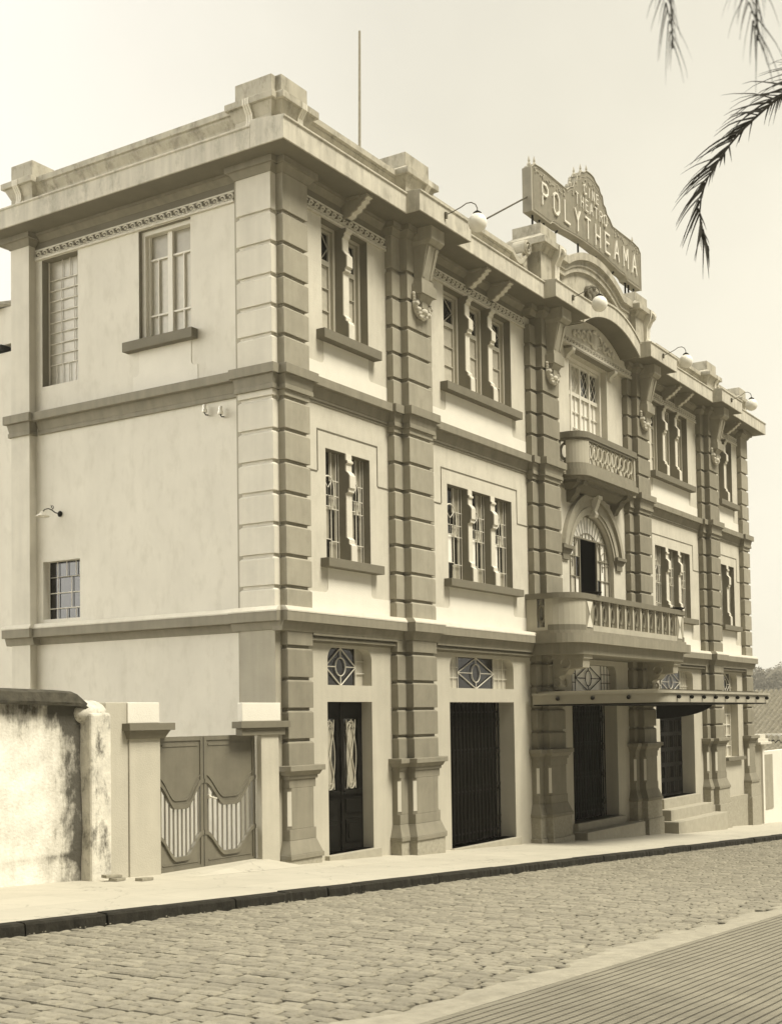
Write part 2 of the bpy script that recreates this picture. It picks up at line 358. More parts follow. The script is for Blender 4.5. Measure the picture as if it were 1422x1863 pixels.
# cobbles: courses across the road
mb = MB(); x = -13.0
while x < 34:
    w = random.uniform(.155, .185); y = -8.62 - random.uniform(0, .25)
    dx0 = random.uniform(-.004, .004)
    while y < -3.2:
        L = random.uniform(.20, .31); y1 = min(y+L, -3.175)
        if y1-y > .08:
            g = .016+random.uniform(0, .008); t = random.uniform(.016, .028)
            xa, xb, ya, yb = x+g+random.uniform(-.006,.006)+.012*math.sin(y*1.7+x*.3), x+w-g+random.uniform(-.006,.006)+.012*math.sin(y*1.7+x*.3), y+g*.8, y1-g*.8
            dz = random.uniform(-.006, .006); tx = random.uniform(-.03, .03); ty = random.uniform(-.018, .018)
            cx, cy = (xa+xb)/2, (ya+yb)/2
            def zt(px, py, o): return G(px) - .125 + dz + o + tx*(px-cx) + ty*(py-cy)
            vs = []
            jit = [(random.uniform(-.006,.006), random.uniform(-.008,.008)) for _ in range(4)]
            for (px, py), (ja, jb) in zip([(xa,ya),(xb,ya),(xb,yb),(xa,yb)], jit): vs.append((px+ja, py+jb, G(px)-.2))
            for (px, py), (ja, jb) in zip([(xa,ya),(xb,ya),(xb,yb),(xa,yb)], jit): vs.append((px+ja, py+jb, zt(px, py, -.014)))
            for (px, py), (ja, jb) in zip([(xa+t,ya+t),(xb-t,ya+t),(xb-t,yb-t),(xa+t,yb-t)], jit): vs.append((px+ja, py+jb, zt(px, py, random.uniform(-.002,.004))))
            mb.add(vs, [(0,1,5,4),(1,2,6,5),(2,3,7,6),(3,0,4,7),(4,5,9,8),(5,6,10,9),(6,7,11,10),(7,4,8,11),(8,9,10,11)])
        y = y1
    x += w
ct = M['cobble'].node_tree; cb = ct.nodes['Principled BSDF']; cl_ = cb.inputs['Base Color'].links[0].from_socket
cg = nd(ct, 'ShaderNodeNewGeometry'); cr = nd(ct, 'ShaderNodeMapRange'); cr.inputs['To Min'].default_value = .84; cr.inputs['To Max'].default_value = 1.14
ct.links.new(cg.outputs['Random Per Island'], cr.inputs['Value']); cv = nd(ct, 'ShaderNodeVectorMath', operation='SCALE'); ct.links.new(cl_, cv.inputs[0]); ct.links.new(cr.outputs[0], cv.inputs['Scale']); ct.links.new(cv.outputs[0], cb.inputs['Base Color'])
cob = structure(mb.build('road_cobbles', 'cobble', smooth=False))
mb = MB(); vs = []; fs = []; gr_ = random.Random(4)
for k in range(420):
    xx = -40+.24*k; e = gr_.uniform(-.09, .09)+.07*math.sin(xx*.9)+.05*math.sin(xx*2.7)
    vs += [(xx,-9.24,G(xx)-.112),(xx,-8.92+e*.5,G(xx)-.11+gr_.uniform(-.006,.006)),(xx,-8.74+e,G(xx)-.121+gr_.uniform(-.006,.006)),(xx,-8.60+e*1.2,G(xx)-.15)]
for k in range(419):
    for q in range(3): fs.append((k*4+q, (k+1)*4+q, (k+1)*4+q+1, k*4+q+1))
mb.add(vs, fs); structure(mb.build('gutter', 'gutter', smooth=True))
mb = MB(); gr_ = random.Random(9)
for k in range(520):
    xx = gr_.uniform(-11, 30); yy = -3.2-abs(gr_.gauss(0, .12)) if k % 3 else gr_.uniform(-8.9, -3.3); q = gr_.uniform(.004, .013)
    mb.sph((xx, yy, G(xx)-.115+q*.3), (q, q*.8, q*.6), 6, 4)
o_g = mb.build('gravel', 'brick'); tag(o_g, 'pale grit and small stones scattered along the kerb and cobbles', 'gravel'); o_g['kind'] = 'stuff'
# ribbed tile pavement on the near side
mt = material('ribbed_cement_tiles', .215, mott=.2, scale=2.2, bump=0, dirt=.25, dirt_amt=.6)
t = mt.node_tree; b = t.nodes['Principled BSDF']
src = b.inputs['Base Color'].links[0].from_socket
geo = nd(t, 'ShaderNodeNewGeometry'); sep = nd(t, 'ShaderNodeSeparateXYZ'); t.links.new(geo.outputs['Position'], sep.inputs[0])
nz = nd(t, 'ShaderNodeTexNoise'); nz.inputs['Scale'].default_value = 1.1; t.links.new(geo.outputs['Position'], nz.inputs['Vector'])
def groove(axis, pitch, w, wob):
    a = nd(t, 'ShaderNodeMath', operation='MULTIPLY_ADD'); a.inputs[1].default_value = wob
    t.links.new(nz.outputs['Fac'], a.inputs[0]); t.links.new(sep.outputs[axis], a.inputs[2])
    d = nd(t, 'ShaderNodeMath', operation='DIVIDE'); d.inputs[1].default_value = pitch; t.links.new(a.outputs[0], d.inputs[0])
    fr = nd(t, 'ShaderNodeMath', operation='FRACT'); t.links.new(d.outputs[0], fr.inputs[0])
    s_ = nd(t, 'ShaderNodeMath', operation='SUBTRACT'); s_.inputs[1].default_value = .5; t.links.new(fr.outputs[0], s_.inputs[0])
    ab = nd(t, 'ShaderNodeMath', operation='ABSOLUTE'); t.links.new(s_.outputs[0], ab.inputs[0])
    mr = nd(t, 'ShaderNodeMapRange'); mr.inputs['From Min'].default_value = .5-w; mr.inputs['From Max'].default_value = .5-w*.4
    t.links.new(ab.outputs[0], mr.inputs['Value']); return mr.outputs[0]
ga = groove('Y', .085, .13, .03); gb = groove('X', .06, .16, .03)
gm = nd(t, 'ShaderNodeMath', operation='MULTIPLY'); gm.inputs[1].default_value = .35; t.links.new(gb, gm.inputs[0])
gx = nd(t, 'ShaderNodeMath', operation='MAXIMUM'); t.links.new(ga, gx.inputs[0]); t.links.new(gm.outputs[0], gx.inputs[1])
mi = nd(t, 'ShaderNodeMix', data_type='RGBA'); mi.inputs['B'].default_value = tint(.07)
t.links.new(gx.outputs[0], mi.inputs['Factor']); t.links.new(src, mi.inputs['A']); t.links.new(mi.outputs['Result'], b.inputs['Base Color'])
bp = nd(t, 'ShaderNodeBump'); bp.invert = True; bp.inputs['Strength'].default_value = .8; bp.inputs['Distance'].default_value = .02
t.links.new(gx.outputs[0], bp.inputs['Height']); t.links.new(bp.outputs[0], b.inputs['Normal'])
M['ribbed'] = mt
mb = MB()
for i in range(50):
    x0 = -40+2*i; x1 = x0+2
    mb.add([(x0,-20,G(x0)-.085),(x1,-20,G(x1)-.085),(x1,-9.2,G(x1)-.085),(x0,-9.2,G(x0)-.085),(x0,-9.2,G(x0)-.16),(x1,-9.2,G(x1)-.16)], [(0,1,2,3),(3,2,5,4)])
structure(mb.build('near_pavement', 'ribbed'))

# ------------------------------------------------------------------ THE THEATRE
T = thing('theatre_building', 'three storey grey and cream corner theatre with rusticated pilasters and balconies', 'theatre')
op_low1 = [(1.48,2.15),(2.35,3.01)]; op_low2 = [(6.12,7.05),(7.24,8.14),(8.35,9.24)]
op_up1 = [(1.43,2.14),(2.34,3.03)]; op_up2 = [(6.09,7.06),(7.26,8.17),(8.37,9.35)]
def mir(a): return sorted([(2*CX-q, 2*CX-p) for p, q in a])
lows = [op_low1, op_low2, mir(op_low2), mir(op_low1)]
ups = [op_up1, op_up2, mir(op_up2), mir(op_up1)]
doors = [(1.44,2.97,0.02,2.925), (6.08,9.17,-.3,2.93), (12.52,15.54,-.25,2.93), (18.89,21.97,0.0,2.93), (25.09,26.62,1.05,2.925)]
def rtop(x0, x1, z0, z1, r=.24, n=6):
    return [(x0,z0),(x1,z0)] + arc(x1-r, z1-r, r, 0, math.pi/2, n) + arc(x0+r, z1-r, r, math.pi/2, math.pi, n)
trans = [(1.46,2.98,3.245,3.98), (6.11,9.18,3.245,3.96), (12.52,15.54,3.245,3.96), (18.88,21.95,3.245,3.96), (25.08,26.60,3.245,3.98)]
archdoor = [(12.53,4.9),(15.53,4.9)] + arc(CX, 6.6, 1.5, 0, math.pi, 24)
centre_up = (12.75,15.31,9.2,12.36)
holes_up = []
for L in lows: holes_up += [rect(a, b, 5.66, 7.805) for a, b in L]
for L in ups: holes_up += [rect(a, b, 10.05, 12.29) for a, b in L]
holes_up += [archdoor, rect(*centre_up)]
plate('front_wall', rect(.05, 28.0, 4.2, 13.3), holes_up, 'y', WY, .52, 'wall', T)
holes_g = [rect(*d) for d in doors] + [rtop(*q) for q in trans]
plate('ground_floor_wall', rect(.05, 28.0, -2.2, 4.2), holes_g, 'y', WY, .72, 'ground', T)
# side wall
sx = .015
side_holes = [rect(5.3, 6.36, 9.62, 12.31), rect(2.24, 3.6, 10.09, 12.31), rect(5.28, 6.36, 4.74, 5.94)]
plate('side_wall', rect(.171, 7.1, -1, 13.3), side_holes, 'x', sx, .36, 'side', T)
mb = MB(); mb.box(27.7, 27.99, .53, 7.0, -2.2, 13.3); mb.box(.4, 27.9, 6.9, 7.1, -2, 13.3)
mb.build('rear_wall', 'side', T)
mb = MB(); mb.box(.3, 27.8, .35, 7.0, 13.2, 13.32); mb.build('roof', 'parapet', T)
mb = MB(); mb.box(.7, 27.6, 1.6, 6.8, -2, 13.1); mb.build('interior', 'black', T)

# pilasters --------------------------------------------------------
GR_UP = [9.06, 9.66, 10.20, 10.76, 11.36, 11.94, 12.86]
GR_MID = [4.6, 5.04, 5.61, 6.19, 6.76, 7.33, 7.91, 8.50, 8.9]
GR_LOW = [1.70, 2.25, 2.81, 3.37, 3.95, 4.4]
def rust(mb, x0, x1, yf, yb, zl, g=.055, d=.055):
    for i in range(len(zl)-1):
        last = i == len(zl)-2
        a = zl[i]; bt = zl[i+1] - (0 if last else g)
        if last: mb.box(x0, x1, yf, yb, a, bt)
        else:
            mb.box(x0, x1, yf, yb, a, bt-.035)
            mb.frus((x0, x1, yf, yb, bt-.035), (x0+.03, x1-.03, yf+.03, yb, bt))
            mb.box(x0+d, x1-d, yf+d, yb-.001, bt-.001, zl[i+1]+.001)
def pedestal(mbg, strips, gx, zbase, second):
    for (x0, x1, yf) in strips:
        yb = WY+.02
        mbg.box(x0-.15, x1+.15, yf-.15, yb, 1.665, 1.765)
        mbg.frus((x0-.07, x1+.07, yf-.07, yb, 1.585), (x0-.11, x1+.11, yf-.11, yb, 1.665))
        mbg.box(x0-.045, x1+.045, yf-.045, yb, 1.52, 1.585)
        a, b_, c = x0-.015, x1+.015, yf-.015
        mbg.box(a, b_, c, yb, 1.36, 1.52)
        ch = .07
        mbg.prism([(a+ch,c),(b_-ch,c),(b_,c+ch),(b_,yb),(a,yb),(a,c+ch)], 'z', .62, 1.36)
        mbg.box(a, b_, c, yb, .42, .62)
        mbg.frus((a-.09, b_+.09, c-.09, yb, .17), (a, b_, c, yb, .42))
        mbg.box(a-.105, b_+.105, c-.105, yb, .085, .17)
def plinth(mbp, strips, zg, second):
    for (x0, x1, yf) in strips:
        yb = WY+.02; bot = zg-.3
        if second is None:
            mbp.box(x0-.09, x1+.09, yf-.09, yb, bot, .085)
        else:
            mbp.box(x0-.09, x1+.09, yf-.09, yb, second, .085)
            mbp.box(x0-.13, x1+.13, yf-.13, yb, bot, second)
def crown(mbc, x0, x1, yf):
    yb = WY+.02
    mbc.frus((x0-.02, x1+.02, yf-.02, yb, 12.62), (x0-.10, x1+.10, yf-.10, yb, 12.74))
    mbc.box(x0-.15, x1+.15, yf-.15, yb, 12.74, 12.858)
piers = {'A': [(.0, .765, 0.0)], 'F': [(27.22, 27.985, 0.0)]}
for k, c in zip('BCDE', (4.48, 10.87, 17.20, 23.58)):
    piers[k] = [(c-.79, c+.79, 0.0), (c-.475, c+.475, -.178)]
SECOND = {'A': None, 'B': None, 'C': -.43, 'D': -.43, 'E': -.43, 'F': -.43}
for k, strips in piers.items():
    mb = MB()
    for (x0, x1, yf) in strips:
        back = WY+.02
        zl_up = GR_UP if not (k in 'CD') or yf < 0 else GR_UP[:-1]+[12.40]
        mb.cur = 0; rust(mb, x0, x1, yf, back, zl_up); rust(mb, x0, x1, yf, back, GR_MID); mb.cur = 1; rust(mb, x0, x1, yf, back, GR_LOW)
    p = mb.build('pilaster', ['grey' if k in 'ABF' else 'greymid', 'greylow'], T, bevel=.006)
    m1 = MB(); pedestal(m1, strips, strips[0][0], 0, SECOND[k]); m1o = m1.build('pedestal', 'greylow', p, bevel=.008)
    for (x0, x1, yf) in strips:
        for sg, xa in ((1, x0-.015), (-1, x1+.015)):
            c_ = yf-.015; n_ = .0055; ch = .07
            p1 = (xa+sg*(ch-.008), c_+.008); p2 = (xa+sg*.008, c_+ch-.008)
            mc = MB(); mc.prism([(p1[0]-sg*n_, p1[1]-n_),(p2[0]-sg*n_, p2[1]-n_),(p2[0]+sg*.01, p2[1]+.01),(p1[0]+sg*.01, p1[1]+.01)], 'z', .68, 1.30)
            mc.build('chamfer', 'trim', p)
    m2 = MB(); plinth(m2, strips, G(strips[-1][1]), SECOND[k]); m2.build('plinth', 'plinth', p, bevel=.008)
    m3 = MB()
    for s_ in strips: crown(m3, *s_)
    m3.build('capital', 'belt', p)
# side pilasters
def side_pier(y0, y1, near):
    mb = MB()
    def rustx(zl, g=.06, d=.045):
        for i in range(len(zl)-1):
            bt = zl[i+1] - (g if i < len(zl)-2 else 0)
            last = i == len(zl)-2
            mb.box(-.16, sx+.02, y0, y1, zl[i], bt if last else bt-.035)
            if not last:
                mb.frus((-.16, sx+.02, y0, y1, bt-.035), (-.13, sx+.02, y0+.03, y1-.03, bt)); mb.box(-.16+d, sx+.019, y0+d, y1-d, bt-.001, zl[i+1]+.001)
    if near:
        rustx(GR_UP); rustx(GR_MID); mb.cur = 1; mb.box(-.16, sx+.02, y0, y1, -.4, 4.4)
    else:
        mb.box(-.16, sx+.02, y0, y1, -1, 12.86)
    p = mb.build('pilaster', ['sidepier', 'sidelow'], T, bevel=.006)
    if near:
        m2 = MB(); m2.box(-.045, sx+.01, y1, y1+.13, -.4, 12.86); m2.build('backing_strip', 'grey', p)
    m3 = MB(); m3.frus((-.18, sx+.02, y0-.02, y1+.02, 12.62), (-.26, sx+.02, y0-.10, y1+.10, 12.74)); m3.box(-.31, sx+.02, y0-.15, y1+.15, 12.74, 12.858)
    m3.build('capital', 'belt', p)
side_pier(.16, .97, True); side_pier(6.56, 7.12, False)
# string courses -----------------------------------------------------
def course(mb, x0, x1, yp, z, last=False):
    """slab projecting to yp with a cove under it"""
mb = MB()
# upper course: bays
bays = [(.765, 3.69), (5.27, 10.08), (11.66, 16.41), (17.99, 22.79), (24.37, 27.22)]
def upper(mb, x0, x1, y, yw):      # y: slab front, yw: plane it grows from
    mb.box(x0, x1, y, yw+.02, 8.885, 9.055)
    mb.frus((x0, x1, yw-.05, yw+.02, 8.70), (x0, x1, yw-.11, yw+.02, 8.885))
    mb.box(x0, x1, yw-.045, yw+.02, 8.65, 8.70); mb.box(x0, x1, yw-.02, yw+.02, 8.60, 8.65)
def upper_pier(mb, x0, x1, y, yw):
    o = .12
    mb.box(x0-o, x1+o, y, WY+.02, 8.882, 9.058)
    mb.frus((x0-.03, x1+.03, yw-.03, WY+.02, 8.70), (x0-.07, x1+.07, yw-.07, WY+.02, 8.882))
    mb.box(x0-.05, x1+.05, yw-.05, WY+.02, 8.61, 8.70)
for i, (x0, x1) in enumerate(bays): upper(mb, x0, x1, -.05, WY)
for k, strips in piers.items():
    for (x0, x1, yf) in strips: upper_pier(mb, x0, x1, yf-.13, yf)
def upper_x(mb, y0, y1, x, xw):
    mb.box(x, xw+.02, y0, y1, 8.885, 9.055)
    mb.add([(xw-.05,y0,8.70),(xw+.02,y0,8.70),(xw+.02,y1,8.70),(xw-.05,y1,8.70),(xw-.11,y0,8.885),(xw+.02,y0,8.885),(xw+.02,y1,8.885),(xw-.11,y1,8.885)],
           [(0,3,2,1),(4,5,6,7),(0,1,5,4),(1,2,6,5),(2,3,7,6),(3,0,4,7)])
    mb.box(xw-.05, xw+.02, y0, y1, 8.615, 8.70)
upper_x(mb, 1.1, 6.44, -.205, sx)
for y0, y1 in ((.16, .97), (6.56, 7.12)):
    o = .12
    mb.box(-.29, sx+.02, y0-o, y1+o, 8.882, 9.058)
    mb.frus((-.19, sx+.02, y0-.03, y1+.03, 8.70), (-.225, sx+.02, y0-.07, y1+.07, 8.882))
    mb.box(-.21, sx+.02, y0-.05, y1+.05, 8.61, 8.70)
mb.build('upper_string_course', 'belt', T, bevel=.006)
def bev(poly, ax, a0_, a1_): MB().prism(poly, ax, a0_, a1_).build('weathering', 'wall', T)
class Part(MB):
    pass
mb = MB()
def lower(mb, x0, x1, y, yw):
    mb.prism([(y,4.37),(y,4.56),(WY+.02,4.56),(WY+.02,4.37)], 'x', x0, x1); bev([(y-.006,4.545),(y-.006,4.57),(y+.05,4.645),(WY+.02,4.66),(WY+.02,4.561),(y+.0,4.561)], 'x', x0, x1)
    mb.frus((x0, x1, yw-.02, WY+.02, 4.20), (x0, x1, yw-.07, WY+.02, 4.37))
for x0, x1 in [(-.2, 3.85), (5.11, 9.88), (18.17, 22.95), (24.21, 28.13)]:
    mb = MB(); lower(mb, x0, x1, -.155, 0.0); mb.build('lower_string_course', 'belt', T, bevel=.006)
for c in (4.48, 23.58): 
    mb = MB(); mb.prism([(-.335,4.365),(-.335,4.56),(WY+.02,4.56),(WY+.02,4.365)], 'x', c-.62, c+.62); bev([(-.341,4.545),(-.341,4.57),(-.285,4.647),(WY+.02,4.664),(WY+.02,4.561),(-.335,4.561)], 'x', c-.623, c+.623)
    mb.frus((c-.49, c+.49, -.2, WY, 4.20), (c-.57, c+.57, -.28, WY, 4.365)); mb.build('lower_string_course', 'belt', T, bevel=.006)
def lower_x(mb, y0, y1, x, xw):
    mb.prism([(x,4.37),(x,4.56),(sx+.02,4.56),(sx+.02,4.37)], 'y', y0, y1); bev([(x-.006,4.545),(x-.006,4.57),(x+.05,4.645),(sx+.02,4.66),(sx+.02,4.561),(x,4.561)], 'y', y0, y1)
    mb.prism([(xw-.02,4.22),(xw-.07,4.37),(sx+.02,4.37),(sx+.02,4.22)], 'y', y0, y1)
for q in ((1.13, 6.42, -.23, sx), (-.0, 1.13, -.31, -.16), (6.42, 7.26, -.31, -.16)):
    mb = MB(); lower_x(mb, *q); mb.build('lower_string_course', 'belt', T, bevel=.006)
mb = MB()
for x0, x1 in [(.77,3.68), (5.28,10.07), (18.0,22.78), (24.38,27.21)]:
    mb = MB(); mb.box(x0, x1, -.02, WY+.02, 4.155, 4.198); mb.box(x0, x1, .10, WY+.02, 4.115, 4.155); mb.box(x0, x1, .03, WY+.02, 4.07, 4.115); mb.box(x0, x1, .12, WY+.02, 4.03, 4.07)
    mb.build('lintel_moulding', 'belt', T)
edges0 = [(.77, 3.685), (5.275, 10.075), (18.0, 22.785), (24.375, 27.215)]
# cornice -------------------------------------------------------------
mb = MB(); ZS, ZF = 12.86, 13.28; FY, FX, FR = -.55, -.68, 28.5
prof = lambda y: [(y,ZS),(y,ZF-.05),(y-.03,ZF-.035),(y-.03,ZF),(.2,ZF+.10),(.2,ZS)]
a0, a1 = 12.08, 15.98
mb.prism(prof(FY), 'x', FX, a0); mb.prism(prof(FY), 'x', a1, FR)
for c in (4.48, 10.87, 17.20, 23.58):
    mb.prism([(-.87,ZS-.003),(-.87,ZF-.047),(-.90,ZF-.032),(-.90,ZF+.003),(.1,ZF+.12),(.1,ZS-.003)], 'x', c-1.07, c+1.07)
mb.prism([(FX,ZS),(FX,ZF-.05),(FX-.03,ZF-.035),(FX-.03,ZF),(.2,ZF+.10),(.2,ZS)], 'y', .201, 7.64)
mb.build('cornice', 'cornice', T, bevel=.008)
mb = MB()
lo = chord_arc(a0, a1, ZS-.02, .52, 28); hi = chord_arc(a0, a1, ZF+.0, .52, 28); hi2 = [(x_, z_-.05) for x_, z_ in hi]
mb.band(lo, hi2, 'y', -.6, .0); mb.band(hi2, hi, 'y', -.63, .0)
mb.build('arched_cornice', 'cornice', T)
# crown moulding under the soffit between the piers
mb = MB()
for x0, x1 in [(.9,3.55), (5.4,9.95), (18.1,22.65), (24.5,27.1)]:
    mb = MB(); mb.frus((x0,x1,WY-.01,WY+.02,12.70),(x0,x1,.06,WY+.02,12.80)); mb.box(x0, x1, .03, WY+.02, 12.80, 12.857); mb.build('soffit_moulding', 'belt', T)
mb = MB(); mb.prism([(sx-.01,12.70),(-.09,12.80),(-.12,12.80),(-.12,12.857),(sx+.02,12.857),(sx+.02,12.70)], 'y', 1.13, 6.4)
mb.build('soffit_moulding', 'belt', T)
for q in ((FX+.03, a0-.02, FY+.03, WY), (a1+.02, FR-.03, FY+.03, WY), (FX+.03, .16, WY+.001, 7.6)):
    mb = MB(); mb.box(*q, ZS-.004, ZS+.01); mb.build('soffit', 'band', T)  # thin darker sheets paint in the shade under the cornice
for c in (4.48, 10.87, 17.20, 23.58): mb = MB(); mb.box(c-1.04, c+1.04, -.84, FY+.029, ZS-.007, ZS+.01); mb.build('soffit', 'band', T)
mb = MB(); so_ = [(x_, z_-.006) for x_, z_ in chord_arc(a0+.03, a1-.03, ZS-.02, .52, 28)]; mb.band(so_, [(x_, z_+.02) for x_, z_ in so_], 'y', -.57, -.003); mb.build('soffit', 'band', T)
mb = MB()
for x0, x1 in edges0:
    mb = MB(); mb.box(x0, x1, WY-.004, WY+.01, 12.52, 12.86); mb.build('eaves_band', 'band', T)
mb = MB(); mb.box(sx-.004, sx+.01, 1.1, 6.56, 12.53, 12.86)
mb.build('eaves_band', 'band', T)
# parapet -------------------------------------------------------------
def par_prof(y, d=1): return [(y+.10,13.3),(y+.10,13.62),(y+.06,13.76),(y-.03,13.88),(y-.03,13.92),(y-.08,13.93),(y-.08,14.05),(y+.35,14.06),(y+.35,13.3)]
mb = MB()
mb.prism(par_prof(.06), 'x', .5, 9.2); mb.build('parapet', 'parapet', T, bevel=.006); mb = MB(); mb.prism(par_prof(.06), 'x', 18.86, 27.5); mb.build('parapet', 'parapet', T, bevel=.006); mb = MB()
mb.prism([(p[0]-.05, p[1]) for p in par_prof(-.0)], 'y', .5, 7.1)
mb.build('parapet', 'parapet', T, bevel=.006)
# swept ends of the parapet up to the pediment pedestals, with volutes
for sgn in (-1, 1):
    mb = MB()
    def X(v): return CX + sgn*(v-CX)
    top = []
    for i in range(15):
        q = i/14; xx = 9.2+1.15*q
        zz = 14.05 - .16*math.sin(math.pi*min(1, q*1.6)) * (1 if q < .62 else 0) + (.62*((q-.45)/.55)**2 if q > .45 else 0)
        top.append((xx, zz))
    mb.band([(X(a), b) for a, b in top], [(X(a), b-.12) for a, b in top], 'y', -.02, .41)
    mb.band([(X(a), b-.12) for a, b in top], [(X(a), 13.3) for a, b in top], 'y', .13, .41)
    mb.tube([(X(9.98), -.03, 14.28),(X(9.98), .3, 14.28)], .2, 20); mb.ring((X(9.98), -.04, 14.28), .15, .03, 'y', 0, 2*math.pi, 20, 6); mb.ring((X(9.98), -.05, 14.28), .07, .025, 'y', 0, 2*math.pi, 14, 6)
    mb.tube([(X(9.9), .03, 13.98),(X(9.9), .3, 13.98)], .17, 18)
    mb.build('parapet_volute', 'parapet', T)
def roof_block(x0, x1, yf, yb=.75, xl=None):
    mb = MB(); 
    mb.box(x0, x1, yf, yb, 13.3, 13.80); mb.frus((x0, x1, yf, yb, 13.72), (x0-.10, x1+.10, yf-.10, yb+.1, 13.93))
    mb.box(x0-.16, x1+.16, yf-.16, yb+.16, 13.93, 14.06)
    mb.frus((x0-.16, x1+.16, yf-.16, yb+.16, 14.06), (x0, x1, yf, yb, 14.16)); mb.box(x0, x1, yf, yb, 14.16, 14.46)
    o = mb.build('parapet_block', 'parapet', T, bevel=.012)
    return o
def scroll(mb, x, y, along='y'):     # small ribbed console under a block cap
    for k in (-1, 0, 1):
        prof_ = [(0,13.50),(-.07,13.50),(-.09,13.56),(-.05,13.66),(-.06,13.78),(-.14,13.90),(-.17,13.93),(-.17,14.05),(0,14.05)]
        if along == 'y': mb.prism([(y+p, q) for p, q in prof_], 'x', x+k*.055-.022, x+k*.055+.022)
        else: mb.prism([(x+p, q) for p, q in prof_], 'y', y+k*.055-.022, y+k*.055+.022)
    if along == 'y': mb.prism([(y+p*.8, q) for p, q in prof_], 'x', x-.075, x+.075)
    else: mb.prism([(x+p*.8, q) for p, q in prof_], 'y', y-.075, y+.075)
for (x0, x1, yf, kx) in [(.0,.80,0.0,.50), (4.005,4.955,-.178,4.72), (23.105,24.055,-.178,23.82), (27.22,27.985,0,27.75)]:
    o = roof_block(x0, x1, yf); mb = MB(); scroll(mb, kx, yf)
    mb.build('scroll_bracket', 'trim', o)
# corner block continues on the side front
mb = MB(); mb.box(-.12, .3, .14, 1.0, 13.3, 13.82); mb.box(-.28, .3, .0, 1.13, 13.932, 14.058); mb.box(-.12, .3, .14, 1.0, 14.06, 14.458)
mb.frus((-.12,.3,.14,1.0,13.72),(-.22,.3,.05,1.08,13.932)); 
o = mb.build('parapet_block', 'parapet', T, bevel=.012); mb = MB(); scroll(mb, -.12, .62, 'x'); mb.build('scroll_bracket', 'trim', o)
mb = MB(); mb.box(-.12, .5, 6.5, 7.15, 13.3, 13.82); mb.box(-.28, .6, 6.36, 7.3, 13.932, 14.058); mb.box(-.12, .5, 6.5, 7.15, 14.06, 14.458); mb.frus((-.12,.5,6.5,7.15,13.72),(-.22,.56,6.4,7.25,13.932))
o = mb.build('parapet_block', 'parapet', T, bevel=.012); mb = MB(); scroll(mb, -.12, 6.86, 'x'); mb.build('scroll_bracket', 'trim', o)
# central pediment -----------------------------------------------------
PZ, PR = 14.50, .50
mb = MB(); pl_, pr_ = 12.16, 15.9
arcl = chord_arc(pl_, pr_, PZ, PR, 28)
full = [(11.33, PZ)] + arcl + [(16.73, PZ)]
poly = [(11.33, 13.2), (16.73, 13.2)] + [(16.73, PZ)] + arcl[::-1] + [(11.33, PZ)]
mb.prism(poly, 'y', .05, .4)
mb.build('pediment', 'parapet', T)
mb = MB()
up = [(x_, z_+.20) for x_, z_ in full]; dn = [(x_, z_-.16) for x_, z_ in full]; dn2 = [(x_, z_-.30) for x_, z_ in full]
mb.band(full, up, 'y', -.18, .42); mb.band(dn, full, 'y', -.08, .05); mb.band(dn2, dn, 'y', -.04, .05)
mb.build('pediment_cornice', 'parapet', T)
mb = MB()
for (dx, dz, rx, rz) in [(0,.0,.16,.24),(-.24,.12,.2,.16),(.24,.12,.2,.16),(-.30,-.10,.14,.20),(.30,-.10,.14,.20),(0,-.30,.12,.16),(-.16,-.28,.1,.12),(.16,-.28,.1,.12),(0,.26,.14,.1)]:
    mb.sph((CX+dx, .02, 14.12+dz), (rx, .13, rz), 10, 7)
for s_ in (-1, 1): mb.ring((CX+s_*.28, -.05, 14.16), .15, .04, 'y', 0, 5, 12, 6); mb.ring((CX+s_*.2, -.05, 13.86), .10, .035, 'y', 0, 5, 12, 6)
mb.build('pediment_ornament', 'mask', T, smooth=True)
for c in (10.87, 17.19):
    mb = MB(); x0, x1, yf, yb = c-.47, c+.47, -.2, .6
    mb.box(x0, x1, yf, yb, 13.2, 14.42); mb.frus((x0, x1, yf, yb, 14.30), (x0-.1, x1+.1, yf-.1, yb+.1, 14.46))
    mb.box(x0-.17, x1+.17, yf-.2, yb+.2, 14.46, 14.62); mb.frus((x0-.17, x1+.17, yf-.2, yb+.2, 14.62), (x0, x1, yf, yb, 14.76)); mb.box(x0, x1, yf, yb, 14.76, 15.03)
    o = mb.build('pediment_pedestal', 'parapet', T, bevel=.012)
    m2 = MB(); xb = c+.28
    m2.prism([(yf,13.62),(yf-.06,13.66),(yf-.09,13.80),(yf-.10,14.10),(yf-.20,14.28),(yf-.24,14.42),(yf-.24,14.60),(yf,14.60)], 'x', xb-.13, xb+.13)
    m2.ring((xb, yf-.2, 14.4), .1, .06, 'x', 0, 2*math.pi, 12, 6); m2.sph((xb, yf-.09, 13.66), (.1,.08,.12))
    m2.build('scroll_bracket', 'relief', o)
